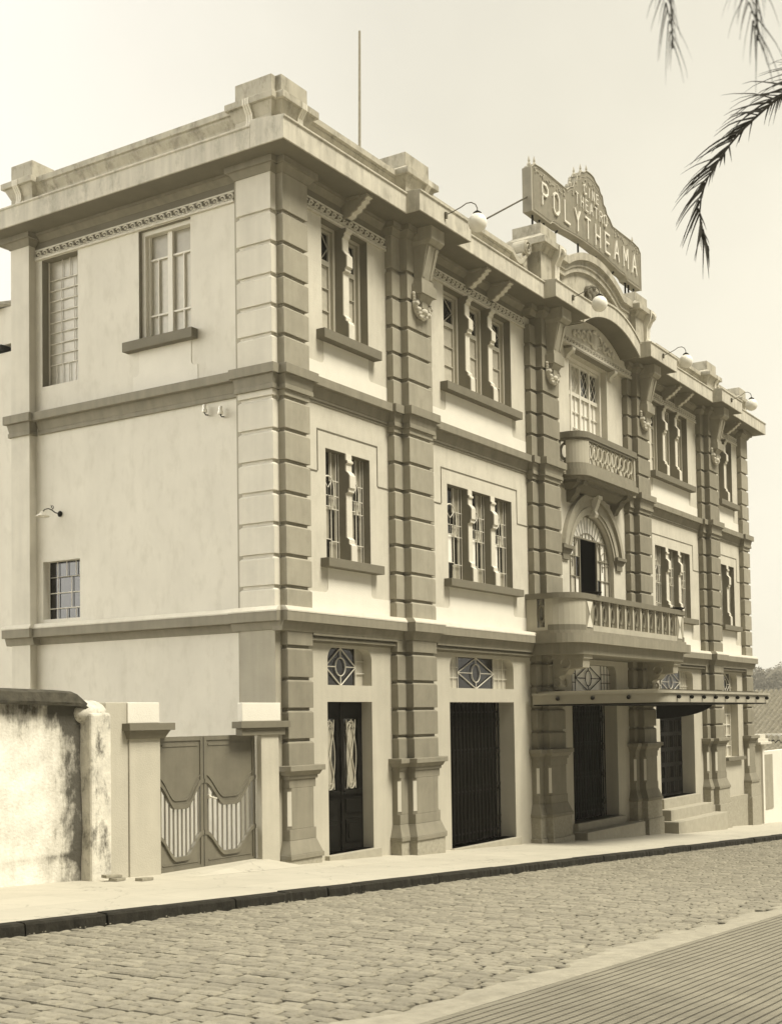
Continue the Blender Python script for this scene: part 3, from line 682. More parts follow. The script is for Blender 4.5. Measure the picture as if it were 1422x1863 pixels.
# upper tympanum under the arched cornice
mb = MB()
arcw = chord_arc(a0, a1, 12.86, .52, 28)
mb.prism([(11.345,12.44),(16.725,12.44),(16.725,12.86)] + arcw[::-1] + [(11.345,12.86)], 'y', .0, WY+.03)
mb.build('tympanum', 'wall', T)
mb = MB()
for s_ in (-1, 1):
    for (dx, dz, r, a0_, a1_) in [(.35,.12,.16,0,5.2),(.72,.06,.13,.5,5.8),(1.05,.02,.10,0,5.2),(1.32,-.02,.07,0,5)]:
        mb.ring((CX+s_*dx, -.03, 12.83+dz), r, .035, 'y', a0_, a1_, 14, 6)
    for k in range(6): mb.sph((CX+s_*(.2+.22*k), -.02, 12.80+.03*(k % 2)), (.07,.05,.05), 8, 6)
mb.sph((CX,-.02,12.9),(.15,.09,.24)); mb.sph((CX,-.04,13.15),(.1,.07,.08)); mb.ring((CX,-.03,12.92),.2,.04,'y',0,2*math.pi,16,6,1.2)
mb.build('tympanum_ornament', 'relief', T, smooth=True)
# friezes ---------------------------------------------------------------
def frieze(x0, x1, y, z0, z1, ax='y'):
    mb = MB(); mb.cur = 0
    def bx(a, b, d0, d1, za, zb):
        if ax == 'y': mb.box(a, b, d0, d1, za, zb)
        else: mb.box(d0, d1, a, b, za, zb)
    bx(x0, x1, y-.012, y+.02, z0, z1)
    mb.cur = 1
    bx(x0, x1, y-.05, y+.02, z0-.03, z0+.012); bx(x0, x1, y-.035, y+.02, z1-.012, z1+.018)
    n = max(1, int((x1-x0)/.19)); p = (x1-x0)/n; zc = (z0+z1)/2
    for i in range(n):
        c = x0+p*(i+.5)
        cc = (c, y-.02, zc) if ax == 'y' else (y-.02, c, zc)
        fl = 1 if ax == 'y' else 1
        mb.ring((cc[0], cc[1], cc[2]+.005), .066, .021, ax, .4, 5.4, 10, 5)
        mb.sph(cc, .026, 6, 5)
        e = (c+p*.45, y-.02, zc-.045) if ax == 'y' else (y-.02, c+p*.45, zc-.045)
        mb.sph(e, (.04,.03,.028) if ax == 'y' else (.03,.04,.028), 6, 5)
    return mb.build('frieze', ['reliefdark', 'relief'], T)
for x0, x1 in [(.80,3.67), (5.29,10.06), (18.01,22.77), (24.39,27.2)]: frieze(x0, x1, WY-.004, 12.32, 12.53)
frieze(11.36, 16.71, .0, 12.46, 12.63); frieze(1.13, 6.54, sx, 12.35, 12.53, 'x')
# big consoles and garlands on the four middle pilasters -------------------
def console(c):
    mb = MB(); h = .27
    mb.box(c-h, c+h, -.66, -.17, 12.58, 12.86)
    mb.frus((c-h+.03, c+h-.03, -.58, -.17, 12.50), (c-h, c+h, -.66, -.17, 12.58))
    mb.frus((c-.20, c+.20, -.36, -.17, 11.78), (c-.235, c+.235, -.53, -.17, 12.50))
    for k in (-1, 0, 1):
        dx = .145*k; w = .05
        mb.frus((c+dx-w, c+dx+w, -.385, -.3, 11.84), (c+dx-w, c+dx+w, -.555, -.4, 12.46)) if k else None
    mb.box(c-.235, c+.235, -.39, -.17, 11.70, 11.80)
    mb.box(c-.30, c+.30, -.43, -.17, 11.47, 11.70); mb.frus((c-.2, c+.2, -.30, -.17, 11.33), (c-.24, c+.24, -.38, -.17, 11.47))
    mb.box(c-.12, c+.12, -.32, -.17, 11.20, 11.34)
    o = mb.build('console', 'grey', T, bevel=.006)
    m2 = MB(); rnd = random.Random(3)
    m2.ring((c, -.22, 11.32), .27, .055, 'y', math.pi, 2*math.pi, 14, 8)
    for i in range(26):
        a = math.pi*(1+i/25); q = .27+rnd.uniform(-.06, .06)
        m2.sph((c+q*math.cos(a), -.25+rnd.uniform(-.04, .0), 11.32+q*math.sin(a)+rnd.uniform(-.02,.02)), rnd.uniform(.035,.06), 7, 6)
    for s_ in (-1, 1):
        for j in range(3): m2.sph((c+s_*(.27+.01*j), -.22, 11.36+.06*j), (.05,.05,.05), 7, 6)
    m2.sph((c,-.3,11.14),(.11,.07,.07),10,7)
    m2.build('garland', 'relief', o, smooth=True)
for c in (4.48, 10.87, 17.20, 23.58): console(c)
# eaves brackets over the window mullions ---------------------------------
bprof = [(p_, 12.86-(12.86-q_)*.66) for p_, q_ in [(.19,12.86),(-.44,12.86),(-.44,12.78),(-.37,12.745),(-.37,12.68),(-.29,12.64),(-.27,12.56),(-.20,12.53),(-.18,12.45),(-.07,12.41),(-.04,12.33),(.06,12.28),(.19,12.28)]]
for L in ups:
    for i in range(len(L)-1):
        a, b_ = L[i][1], L[i+1][0]; c = (a+b_)/2
        mb = MB(); mb.prism(bprof, 'x', c-.11, c+.11); mb.box(c-.15, c+.15, -.3, WY+.02, 12.80, 12.855)
        mb.cur = 1
        pr = [p for p in bprof[2:12]]
        mb.prism([(p-.012, q) for p, q in pr] + [(p+.05, q) for p, q in pr[::-1]], 'x', c-.07, c+.07)
        mb.build('eaves_bracket', ['grey', 'trim'], T)
# window parts --------------------------------------------------------------
def mull(c, w, prof):
    mb = MB(); mb.prism(prof, 'x', c-w/2+.006, c+w/2-.006); mb.cur = 1; mb.prism([(min(.5, p+.022), q) for p, q in prof], 'x', c-w/2, c+w/2); return mb.build('mullion', ['trim', 'reveal'], T)
up_m = [(.5,10.05),(.03,10.05),(.03,10.36),(.06,10.42),(.10,10.44),(.10,10.50),(.155,10.56),(.155,11.42),(.10,11.44),(.10,11.49),(.06,11.52),(.06,11.74),(.10,11.78),(.155,11.86),(.155,12.10),(.11,12.14),(.11,12.19),(.06,12.22),(.06,12.29),(.5,12.29)]
lo_m = [(.5,5.66),(.05,5.66),(.05,5.98),(.10,6.02),(.10,6.10),(.155,6.15),(.155,7.02),(.10,7.04),(.10,7.10),(.07,7.12),(.07,7.36),(.11,7.42),(.155,7.46),(.155,7.60),(.12,7.62),(.12,7.66),(.155,7.68),(.155,7.80),(.5,7.80)]
for L in ups:
    for i in range(len(L)-1): mull((L[i][1]+L[i+1][0])/2, L[i+1][0]-L[i][1]+.004, up_m)
for L in lows:
    for i in range(len(L)-1): mull((L[i][1]+L[i+1][0])/2, L[i+1][0]-L[i][1]+.004, lo_m)
def sill(x0, x1, z0, z1, y, ax='y', name='window_sill'):
    mb = MB()
    if ax == 'y': mb.box(x0, x1, y, WY+.05, z0, z1)
    else: mb.box(y, sx+.05, x0, x1, z0, z1)
    return mb.build(name, 'sill', T, bevel=.006)
def apron(x0, x1, w0, w1, zt, zn, zb, ax='y'):
    r = .09
    poly = [(w0,zb),(w1,zb),(w1,zn-r)] + [(x1+r-r*math.cos(t_)*1.0 if False else x1+r*(1-math.cos(t_)), zn-r+r*math.sin(t_)) for t_ in [0]] 
    poly = [(w0,zb),(w1,zb),(w1,zn-r),(x1+r,zn-r)] + [(x1+r-r*math.sin(t_), zn-r+r*(1-math.cos(t_))) for t_ in [math.pi/2*k/5 for k in range(1,6)]] + [(x1,zt),(x0,zt)] \
         + [(x0-r+r*math.sin(t_), zn-r+r*(1-math.cos(t_))) for t_ in [math.pi/2*k/5 for k in range(5,0,-1)]] + [(x0-r,zn-r),(w0,zn-r)]
    mb = MB(); mb.prism(poly, ax, (WY if ax == 'y' else sx)-.010, (WY if ax == 'y' else sx)+.02)
    return mb.build('apron_panel', 'white', T)
edges = [(.77,3.685), (5.275,10.075), (18.0,22.785), (24.375,27.215)]
for L, (e0, e1) in zip(ups, edges):
    a, b_ = L[0][0], L[-1][1]
    sill(a-.2, b_+.2, 9.865, 10.05, -.03); apron(a+.02, b_-.02, e0, e1, 9.865, 9.52, 9.056)
for L, (e0, e1) in zip(lows, edges):
    a, b_ = L[0][0], L[-1][1]
    sill(a-.2, b_+.2, 5.49, 5.66, -.03); apron(a+.02, b_-.02, e0, e1, 5.49, 5.10, 4.64)
    # dark strips painted for the shadow of a step round the window group
    mb = MB(); w = .022; y0, y1 = WY-.012, WY+.01; xl, xr = a-.28, b_+.28
    mb.box(e0, xl, y0, y1, 7.30, 7.30+w); mb.box(xl, xl+w, y0, y1, 7.30+w, 8.12); mb.box(xl, xr, y0, y1, 8.12, 8.12+w)
    mb.box(xr-w, xr, y0, y1, 7.30+w, 8.12); mb.box(xr, e1, y0, y1, 7.30, 7.30+w)
    mb.build('hood_shadow_line', 'sill', T)
sill(2.08, 3.9, 9.90, 10.09, -.16, 'x'); apron(2.24, 3.6, 2.08, 3.76, 9.90, 9.50, 9.056, 'x')
# upper windows: casement with diamond light over a curtained leaf
def upper_window(x0, x1, y, z0, z1, lt=.62):
    mb = MB(); f = .07
    mb.box(x0, x0+f, y-.10, y+.06, z0, z1); mb.box(x1-f, x1, y-.10, y+.06, z0, z1)
    mb.box(x0+f, x1-f, y-.10, y+.06, z1-f, z1); mb.box(x0+f, x1-f, y-.10, y+.06, z0, z0+f)
    a, b_ = x0+f, x1-f; s = .055
    zt = z1-f; zm = zt-lt
    mb.box(a, a+s, y-.03, y+.02, z0+f, zt); mb.box(b_-s, b_, y-.03, y+.02, z0+f, zt)
    mb.box(a+s, b_-s, y-.032, y+.02, zm-.07, zm+.03); mb.box(a+s, b_-s, y-.03, y+.02, zt-.05, zt); mb.box(a+s, b_-s, y-.03, y+.02, z0+f, z0+f+.06)
    A, B = a+s, b_-s; c = (A+B)/2; zA, zB = zm+.03, zt-.05; h = (zA+zB)/2
    for p, q in [((A,h),(c,zB)),((c,zB),(B,h)),((B,h),(c,zA)),((c,zA),(A,h)),((A,zA),(c,h+.0)),((B,zA),(c,h))][:4]:
        mb.tube([(p[0],y-.01,p[1]),(q[0],y-.01,q[1])], .012, 5)
    for p, q in [((A,zA+.08),(c+.1*(B-A),zB)),((B,zA+.08),(c-.1*(B-A),zB))]: pass
    for k in (1, 2): zz = z0+f+.06+(zm-.07-z0-f-.06)*k/3; mb.box(A, B, y-.02, y+.01, zz-.011, zz+.011)
    o = mb.build('window', 'frameg' , T)
    m2 = MB(); m2.box(A, B, y+.012, y+.016, zA, zB); m2.build('upper_pane', 'pdark', o)
    m3 = MB(); m3.box(A, B, y+.012, y+.016, z0+f+.06, zm-.07); m3.build('lower_pane', 'pmid', o)
for grp, z0, z1 in ((ups, 10.05, 12.29), (lows, 5.66, 7.805)):
    for L in grp:
        a, b_ = L[0][0], L[-1][1]; mb = MB()
        mb.box(a-.001, a+.006, WY+.006, .50, z0, z1); mb.box(b_-.006, b_+.001, WY+.006, .50, z0, z1); mb.box(a+.006, b_-.006, WY+.006, .50, z1-.006, z1+.001)
        mb.build('window_reveal', 'reveal', T)
mb = MB()
for (ya, yb, za, zb) in ((5.3,6.36,9.62,12.31),(2.24,3.6,10.02,12.31)):
    mb.box(sx+.006, .34, ya-.001, ya+.006, za, zb); mb.box(sx+.006, .34, yb-.006, yb+.001, za, zb); mb.box(sx+.006, .34, ya+.006, yb-.006, zb-.006, zb+.001)
    mb.build('window_reveal', 'reveal', T)
    mb = MB()
for L in ups:
    for a, b_ in L: upper_window(a, b_, .45, 10.05, 12.29)
# leaded windows of the middle storey
def leaded(x0, x1, y, z0, z1, kind):
    W, H = x1-x0, z1-z0
    fx = lambda t: x0+W*t
    fz = lambda t: z0+H*t
    mb = MB(); r = .011
    def bar(p, q, r=r): mb.tube([(fx(p[0]),y-.03,fz(p[1])),(fx(q[0]),y-.03,fz(q[1]))], r, 6)
    for t_ in (.015, .60, .86, .985): bar((t_,0),(t_,1), .013 if t_ in (.60,) else .010)
    bar((.31,0),(.31,.62+.0)); bar((.30,.62),(.30,.72)); 
    for zz in (.20, .50): bar((0,zz),(.60,zz))
    for zz in (.185, .48, .60, .74): bar((.60,zz),(1,zz))
    cx, cz, rx, rz = fx(.305), fz(.66), W*.295, W*.34
    pts = [(cx+rx*math.cos(a), y-.10, cz+rz*math.sin(a)) for a in [math.pi*k/14 for k in range(15)]]
    mb.tube([(cx+rx,y-.10,fz(.50))]+pts+[(cx-rx,y-.10,fz(.50))], .017, 6)
    for s_ in (-1, 1): mb.tube([(cx,y-.10,fz(.50)),(cx,y-.10,fz(.66)),(cx+s_*rx*.45,y-.10,fz(.71)),(cx+s_*rx*.6,y-.10,fz(.78))], .009, 5)
    bar((0,.60),(.60,.60)); bar((.30,.86),(.30,1.0))
    o = mb.build('window', 'metal', T)
    g1, g2 = ('pgrey', 'pmid') if kind == 0 else ('pwhite', 'pwhite')
    def pane(a, b_, c, d, mat):
        m2 = MB(); m2.box(fx(a), fx(b_), y+.02, y+.026, fz(c), fz(d)); m2.build('pane', mat, o)
    pane(0,.60,.50,.84,'pdark'); pane(0,.60,.84,1,'pdark'); pane(.60,.86,.74,1,'pgrey'); pane(.60,.86,.60,.74,'pdark')
    pane(.60,.86,.48,.60,'pmid'); pane(.60,.86,.185,.48,'pdark'); pane(.60,.86,0,.185,'pgrey')
    pane(0,.60,.20,.50,g1); pane(0,.31,0,.20,g2); pane(.31,.60,0,.20,'pdark'); pane(.86,1,0,1,'pgrey')
for i, L in enumerate(lows):
    for a, b_ in L: leaded(a, b_, .37, 5.66, 7.805, 0 if i in (0, 3) else 1)
# windows of the side front
def side_grid(y0, y1, z0, z1, x, zs, ys_by_row, mat, f='frame', r=.012):
    mb = MB()
    for yy in (y0+.02, y1-.02): mb.tube([(x,yy,z0),(x,yy,z1)], .02, 6)
    for k, zz in enumerate(zs): mb.tube([(x,y0,zz),(x,y1,zz)], r if k not in (0,) else r, 6)
    for (za, zb), yl in ys_by_row:
        for q in yl: mb.tube([(x,q,za),(x,q,zb)], r*.8, 6)
    o = mb.build('window', f, T)
    m2 = MB(); m2.box(x+.03, x+.036, y0, y1, z0, z1); m2.build('pane', mat, o)
    return o
zz = [9.62+.0, 10.09, 10.58, 11.02, 11.47, 11.90]
side_grid(5.3, 6.36, 9.62, 12.31, .20, [10.10,10.32,10.55,10.78,11.0,11.23,11.46,11.68,11.9][0::1], [((9.62,10.10),[5.55,5.75,5.95,6.12]),((10.10,11.9),[5.60,5.98]),((11.9,12.31),[5.5,5.72,5.95])], 'pmid')
side_grid(5.28, 6.36, 4.74, 5.94, .17, [4.97,5.29,5.62,5.62], [((4.74,4.97),[5.55,5.82,6.09]),((4.97,5.62),[5.68,6.08]),((5.62,5.94),[5.55,5.82,6.09])], 'pdark')
mb = MB(); xw = .22
mb.box(xw-.12, xw+.04, 2.24, 2.32, 10.02, 12.31); mb.box(xw-.12, xw+.04, 3.5, 3.6, 10.02, 12.31); mb.box(xw-.12, xw+.04, 2.32, 3.5, 12.22, 12.31); mb.box(xw-.12, xw+.04, 2.32, 3.5, 10.02, 10.10)
mb.box(xw-.05, xw+.02, 2.85, 2.97, 10.10, 12.22); mb.box(xw-.04, xw+.02, 2.32, 2.38, 10.1, 12.22); mb.box(xw-.04, xw+.02, 3.44, 3.5, 10.1, 12.22)
for za in (10.60, 11.72): mb.box(xw-.03, xw+.02, 2.38, 2.85, za, za+.035); mb.box(xw-.03, xw+.02, 2.97, 3.44, za, za+.035)
for yy in (2.58, 3.24): mb.box(xw-.025, xw+.02, yy-.012, yy+.012, 10.1, 11.72)
o = mb.build('window', 'frame', T)
m2 = MB(); m2.box(xw+.022, xw+.03, 2.38, 3.44, 10.1, 11.73); m2.build('lower_pane', 'pmid', o)
m2 = MB(); m2.box(xw+.022, xw+.03, 2.38, 3.44, 11.74, 12.22); m2.build('upper_pane', 'pgrey', o)
# balcony doors -----------------------------------------------------------
x0, x1, z0, z1 = centre_up; y = .47
mb = MB()
mb.box(x0, x0+.10, y-.12, y+.05, z0, z1); mb.box(x1-.10, x1, y-.12, y+.05, z0, z1); mb.box(x0+.1, x1-.1, y-.12, y+.05, z1-.09, z1)
cols = [x0+.10, 13.42, 14.03, 14.66, x1-.10]
for c in cols[1:-1]: mb.box(c-.05, c+.05, y-.05, y+.03, z0, z1-.09)
ZT = 11.42
for i in range(4):
    a, b_ = cols[i]+.05*(i > 0), cols[i+1]-.05*(i < 3)
    mb.box(a, b_, y-.04, y+.02, ZT-.05, ZT+.05); mb.box(a, b_, y-.04, y+.02, z1-.16, z1-.09)
    zA, zB = ZT+.05, z1-.16; c = (a+b_)/2; h = (zA+zB)/2
    for p, q in [((a,h),(c,zB)),((c,zB),(b_,h)),((b_,h),(c,zA)),((c,zA),(a,h)),((a,zA),(b_,zB)),((a,zB),(b_,zA))]: mb.tube([(p[0],y-.01,p[1]),(q[0],y-.01,q[1])], .010, 5)
    mb.box(c-.010, c+.010, y-.02, y+.01, z0, ZT-.05)
    for k in range(1, 5): zz = z0+(ZT-.05-z0)*k/5; mb.box(a, b_, y-.02, y+.01, zz-.009, zz+.009)
o = mb.build('balcony_door', 'frame', T)
m2 = MB(); m2.box(x0+.1, x1-.1, y+.022, y+.028, z0, ZT); m2.build('lower_pane', 'pwhite', o)
m2 = MB(); m2.box(x0+.1, x1-.1, y-.03, y+.012, z0, 10.0); m2.build('kick_panel', 'frameg', o)
for i in range(4):
    m2 = MB(); m2.box(cols[i]+.02, cols[i+1]-.02, y+.022, y+.028, ZT+.001, z1-.1); m2.build('upper_pane', 'pmid' if i < 2 else 'pdark', o)
mb = MB(); mb.box(12.45, 15.62, -.05, WY+.02, 12.385, 12.438); mb.build('window_hood', 'belt', T)
for c in (12.60, 15.48):
    mb = MB(); mb.prism([(.19,12.12),(.12,12.13),(.09,12.22),(.0,12.28),(-.06,12.33),(-.07,12.40),(.19,12.40)], 'x', c-.09, c+.09); mb.ring((c+.09,.02,12.3),.05,.02,'x',0,6.28,10,5); mb.build('hood_bracket', 'relief', T)
# arched door on the lower balcony
y = .30; fr = []
mb = MB()
def ap(r_, a): return (CX+r_*math.cos(a), y, 6.6+r_*math.sin(a))
mb.tube([(12.56,y,4.6)]+[ap(1.47, math.pi-math.pi*k/24) for k in range(25)]+[(15.50,y,4.6)], .03, 6)
mb.tube([ap(1.0, math.pi-math.pi*k/24) for k in range(25)], .014, 6)
for k in range(1, 20): a = math.pi*k/20; mb.tube([ap(1.0, a), ap(1.47, a)], .010, 5)
zt = 7.42
mb.box(12.56, 15.5, y-.02, y+.02, zt-.02, zt+.02)
xs_ = [12.56, 12.87, 13.18, 13.46, 14.60, 14.88, 15.2, 15.5]
for xx in xs_[1:-1]: mb.box(xx-.014, xx+.014, y-.015, y+.015, 4.6, zt)
for k in range(1, 13):
    xx = 12.56+2.94*k/13; top = 6.6+math.sqrt(max(0, 1.0-(xx-CX)**2)) if abs(xx-CX) < 1 else 0
    if top > zt: mb.box(xx-.010, xx+.010, y-.012, y+.012, zt, top)
for za in (5.5, 6.35, 6.9):
    mb.box(12.56, 13.46, y-.012, y+.012, za-.010, za+.010); mb.box(14.60, 15.5, y-.012, y+.012, za-.010, za+.010)
mb.box(13.44, 13.48, y-.025, y+.02, 4.6, zt); mb.box(14.58, 14.62, y-.025, y+.02, 4.6, zt)
o = mb.build('balcony_door', 'reveal', T)
tones = ['pwhite', 'pmid', 'pwhite', None, 'pwhite', 'pmid', 'pdark']
for i in range(7):
    if tones[i] is None: continue
    for k, (za, zb) in enumerate([(4.6,5.5),(5.5,6.35),(6.35,6.9),(6.9,zt)]):
        mt_ = tones[(i+k*2) % 7] or 'pmid'
        m2 = MB(); m2.box(xs_[i], xs_[i+1], y+.022, y+.027, za, zb); m2.build('pane', mt_, o)
m2 = MB(); hx = math.sqrt(1.47**2-(zt-6.6)**2); aa = math.asin((zt-6.6)/1.47)
m2.prism(arc(CX, 6.6, 1.47, aa, math.pi-aa, 20), 'y', y+.022, y+.027); m2.build('fanlight', 'pwhite', o)
# archivolt
mb = MB(); zc = 6.6; st = R(14)
for (ra, rb, ya) in [(1.5,1.60,.12),(1.60,1.70,.09),(1.70,1.90,.12),(1.90,2.07,.04)]:
    A_ = arc(CX, zc, ra, st, math.pi-st, 36); B_ = arc(CX, zc, rb, st, math.pi-st, 36)
    mb.band(A_, B_, 'y', ya, WY+.01)
mb.build('archivolt', 'grey', T)
for s_ in (-1, 1):
    mb = MB(); c = CX+s_*1.80; mb.box(c-.33, c+.33, .02, WY+.02, 6.98, 7.07); mb.frus((c-.24,c+.24,.10,WY+.02,6.86),(c-.30,c+.30,.05,WY+.02,6.98)); mb.box(c-.2, c+.2, .11, WY+.02, 6.70, 6.86)
    mb.build('arch_stop', 'sill', T)
mb = MB(); mb.prism([(.19,8.02),(.03,8.02),(-.01,8.10),(.03,8.2),(-.03,8.33),(-.07,8.45),(-.08,8.58),(.19,8.58)], 'x', CX-.09, CX+.09); mb.box(CX-.13, CX+.13, -.12, WY+.02, 8.50, 8.60)
mb.build('keystone', 'trim', T)
# balconies ---------------------------------------------------------------
def rounded(x0, x1, yf, yb, r, n=8):
    return [(x0,yb)] + [(x0+r-r*math.cos(a), yf+r-r*math.sin(a)) for a in [math.pi/2*k/n for k in range(n+1)]] + [(x1-r+r*math.sin(a), yf+r-r*math.cos(a)) for a in [math.pi/2*k/n for k in range(n+1)]] + [(x1,yb)]
def shell(mb, out_, inn, z0, z1):
    n = len(out_)
    for i in range(n-1):
        a, b_, c, d = out_[i], out_[i+1], inn[i+1], inn[i]
        mb.add([(p[0],p[1],z) for z in (z0, z1) for p in (a, b_, c, d)], [(0,3,2,1),(4,5,6,7),(0,1,5,4),(1,2,6,5),(2,3,7,6),(3,0,4,7)])
bu = dict(x0=12.0, x1=16.06, yf=-.50, r=.46)
mb = MB(); mb.prism(rounded(bu['x0']-.04, bu['x1']+.04, bu['yf']-.05, WY+.02, bu['r']), 'z', 8.86, 9.02)
mb.prism(rounded(bu['x0'], bu['x1'], bu['yf'], WY+.02, bu['r']), 'z', 9.02, 9.20); mb.prism(rounded(bu['x0']+.06, bu['x1']-.06, bu['yf']+.07, WY+.02, bu['r']), 'z', 8.78, 8.86)
bal = mb.build('balcony', 'belt', T)
mb = MB(); shell(mb, rounded(bu['x0']-.03, bu['x1']+.03, bu['yf']-.03, .16, bu['r']), rounded(bu['x0']+.15, bu['x1']-.15, bu['yf']+.15, .16, bu['r']-.12), 9.86, 10.02)
shell(mb, rounded(bu['x0'], bu['x1'], bu['yf'], .16, bu['r']), rounded(bu['x0']+.12, bu['x1']-.12, bu['yf']+.12, .16, bu['r']-.1), 9.80, 9.86)
mb.build('rail', 'sill', bal)
for s_ in (-1, 1):
    mb = MB(); o_ = rounded(bu['x0']+.01, bu['x1']-.01, bu['yf']+.01, .16, bu['r']); i_ = rounded(bu['x0']+.13, bu['x1']-.13, bu['yf']+.13, .16, bu['r']-.1)
    seg = slice(1, 10) if s_ < 0 else slice(len(o_)-10, len(o_)-1)
    shell(mb, o_[seg], i_[seg], 9.20, 9.80); mb.build('corner_panel', 'greys', bal)
for k in range(10):
    c = bu['x0']+bu['r']+.16+.3*k if False else 12.50+ (15.56-12.50)*(k+.5)/10
    mb = MB(); yy = bu['yf']+.07
    mb.ring((c, yy, 9.55), .125, .032, 'y', 0, 2*math.pi, 18, 6, 1.45)
    for s_ in (-1, 1):
        for q in (-1, 1):
            mb.tube([(c+s_*.05, yy, 9.55+q*.15),(c+s_*.15, yy, 9.53+q*.30)], .026, 6)
    mb.build('baluster', 'greys', bal)
for s_ in (-1, 1):
    xx = bu['x0']+.06 if s_ < 0 else bu['x1']-.06
    mb = MB(); mb.ring((xx, .02, 9.52), .12, .04, 'x', 0, 2*math.pi, 16, 6, 1.7); mb.tube([(xx,.02,9.2),(xx,.02,9.34)], .04, 6); mb.tube([(xx,.02,9.7),(xx,.02,9.82)], .04, 6); mb.build('baluster', 'sill', bal)
mb = MB(); mb.frus((12.35,15.71,-.02,WY+.02,8.56),(12.2,15.86,-.22,WY+.02,8.70)); mb.box(12.15,15.91,-.27,WY+.02,8.70,8.79); mb.build('bed_moulding', 'sill', bal)
for c in (12.55, 15.5):
    mb = MB(); mb.prism([(.18,8.25),(.06,8.27),(-.02,8.40),(-.10,8.48),(-.14,8.60),(-.32,8.66),(-.36,8.72),(-.36,8.79),(.18,8.79)], 'x', c-.13, c+.13); mb.build('corbel', 'sill', bal)
bl = dict(x0=9.9, x1=18.16, yf=-1.12, r=.7)
mb = MB()
mb.prism(rounded(bl['x0']-.14, bl['x1']+.14, bl['yf']-.15, WY+.02, bl['r']), 'z', 4.37, 4.60); mb.prism(rounded(bl['x0']-.05, bl['x1']+.05, bl['yf']-.05, WY+.02, bl['r']), 'z', 4.60, 4.68)
mb.prism(rounded(bl['x0']+.02, bl['x1']-.02, bl['yf']+.02, WY+.02, bl['r']), 'z', 4.10, 4.37)
bal = mb.build('balcony', 'belt', T)
relabel(bal, 'wide first floor balcony with ring balusters')
o_ = rounded(bl['x0'], bl['x1'], bl['yf'], .16, bl['r']); i_ = rounded(bl['x0']+.16, bl['x1']-.16, bl['yf']+.16, .16, bl['r']-.14)
mb = MB(); shell(mb, rounded(bl['x0']-.04, bl['x1']+.04, bl['yf']-.04, .16, bl['r']), rounded(bl['x0']+.2, bl['x1']-.2, bl['yf']+.2, .16, bl['r']-.16), 5.46, 5.60); mb.build('rail', 'sill', bal)
for s_ in (-1, 1):
    seg = slice(1, 10) if s_ < 0 else slice(len(o_)-10, len(o_)-1)
    mb = MB(); shell(mb, o_[seg], i_[seg], 4.82, 5.46); mb.build('corner_panel', 'greys', bal)
    mb = MB(); shell(mb, [(p[0]+.012*s_, p[1]-.012) for p in o_[seg]], i_[seg], 4.68, 4.82); mb.build('base_band', 'sill', bal)
    xx = bl['x0'] if s_ < 0 else bl['x1']-.16
    mb = MB(); mb.box(xx, xx+.16, -.13, .16, 4.68, 5.46); mb.box(xx, xx+.16, -.42, -.34, 4.68, 5.46); mb.box(xx, xx+.16, -.34, -.13, 4.68, 4.76); mb.build('side_panel', 'greys', bal)
    mb = MB(); mb.ring((xx+.08, -.235, 5.10), .10, .05, 'x', 0, 2*math.pi, 18, 8, 2.1); mb.tube([(xx+.08,-.235,4.76),(xx+.08,-.235,4.86)], .06, 8); mb.tube([(xx+.08,-.235,5.34),(xx+.08,-.235,5.47)], .06, 8); mb.build('baluster', 'sill', bal)
    px = 10.6 if s_ < 0 else 17.0
    mb = MB(); mb.box(px, px+.46, bl['yf'], bl['yf']+.16, 4.68, 5.46); mb.cur = 1; zc = 5.09; c = px+.23; yy = bl['yf']-.016
    mb.prism([(c-.17,zc+.32),(c+.17,zc+.32),(c,zc)], 'y', yy, bl['yf']+.01); mb.prism([(c-.17,zc-.32),(c,zc),(c+.17,zc-.32)], 'y', yy, bl['yf']+.01); mb.build('end_pier', ['belt', 'trim'], bal)
mb = MB(); mb.box(11.06, 17.0, bl['yf']+.0, bl['yf']+.16, 4.68, 4.83); mb.build('base_rail', 'greys', bal)
for k in range(11):
    c = 11.06+5.94*(k+.5)/11; yy = bl['yf']+.08; h = 5.94/22
    mb = MB(); mb.ring((c, yy, 5.145), .115, .048, 'y', 0, 2*math.pi, 18, 6, 1.75); mb.box(c-.07, c+.07, yy-.035, yy+.035, 4.83, 4.92); mb.box(c-.07, c+.07, yy-.035, yy+.035, 5.37, 5.46)
    mb.cur = 1; mb.box(c+h-.05, c+h+.05, yy-.06, yy+.06, 4.83, 5.46)
    if k == 0: mb.box(c-h, c-h+.05, yy-.06, yy+.06, 4.83, 5.46)
    mb.build('baluster', ['sill', 'greys'], bal)
for c in (10.87, 17.20):
    mb = MB(); mb.prism([(-.17,3.22),(-.28,3.24),(-.34,3.34),(-.30,3.48),(-.36,3.58),(-.52,3.62),(-.60,3.74),(-.98,3.78),(-1.0,4.11),(-.17,4.11)], 'x', c-.2, c+.2)
    mb.box(c-.27, c+.27, -1.04, -.17, 4.0, 4.12)
    for s_ in (-1, 1): mb.ring((c+s_*.2, -.5, 3.88), .13, .04, 'x', 0, 5.5, 14, 6); mb.ring((c+s_*.2, -.28, 3.42), .09, .035, 'x', 1, 6, 12, 6)
    mb.build('corbel', 'grey', bal)
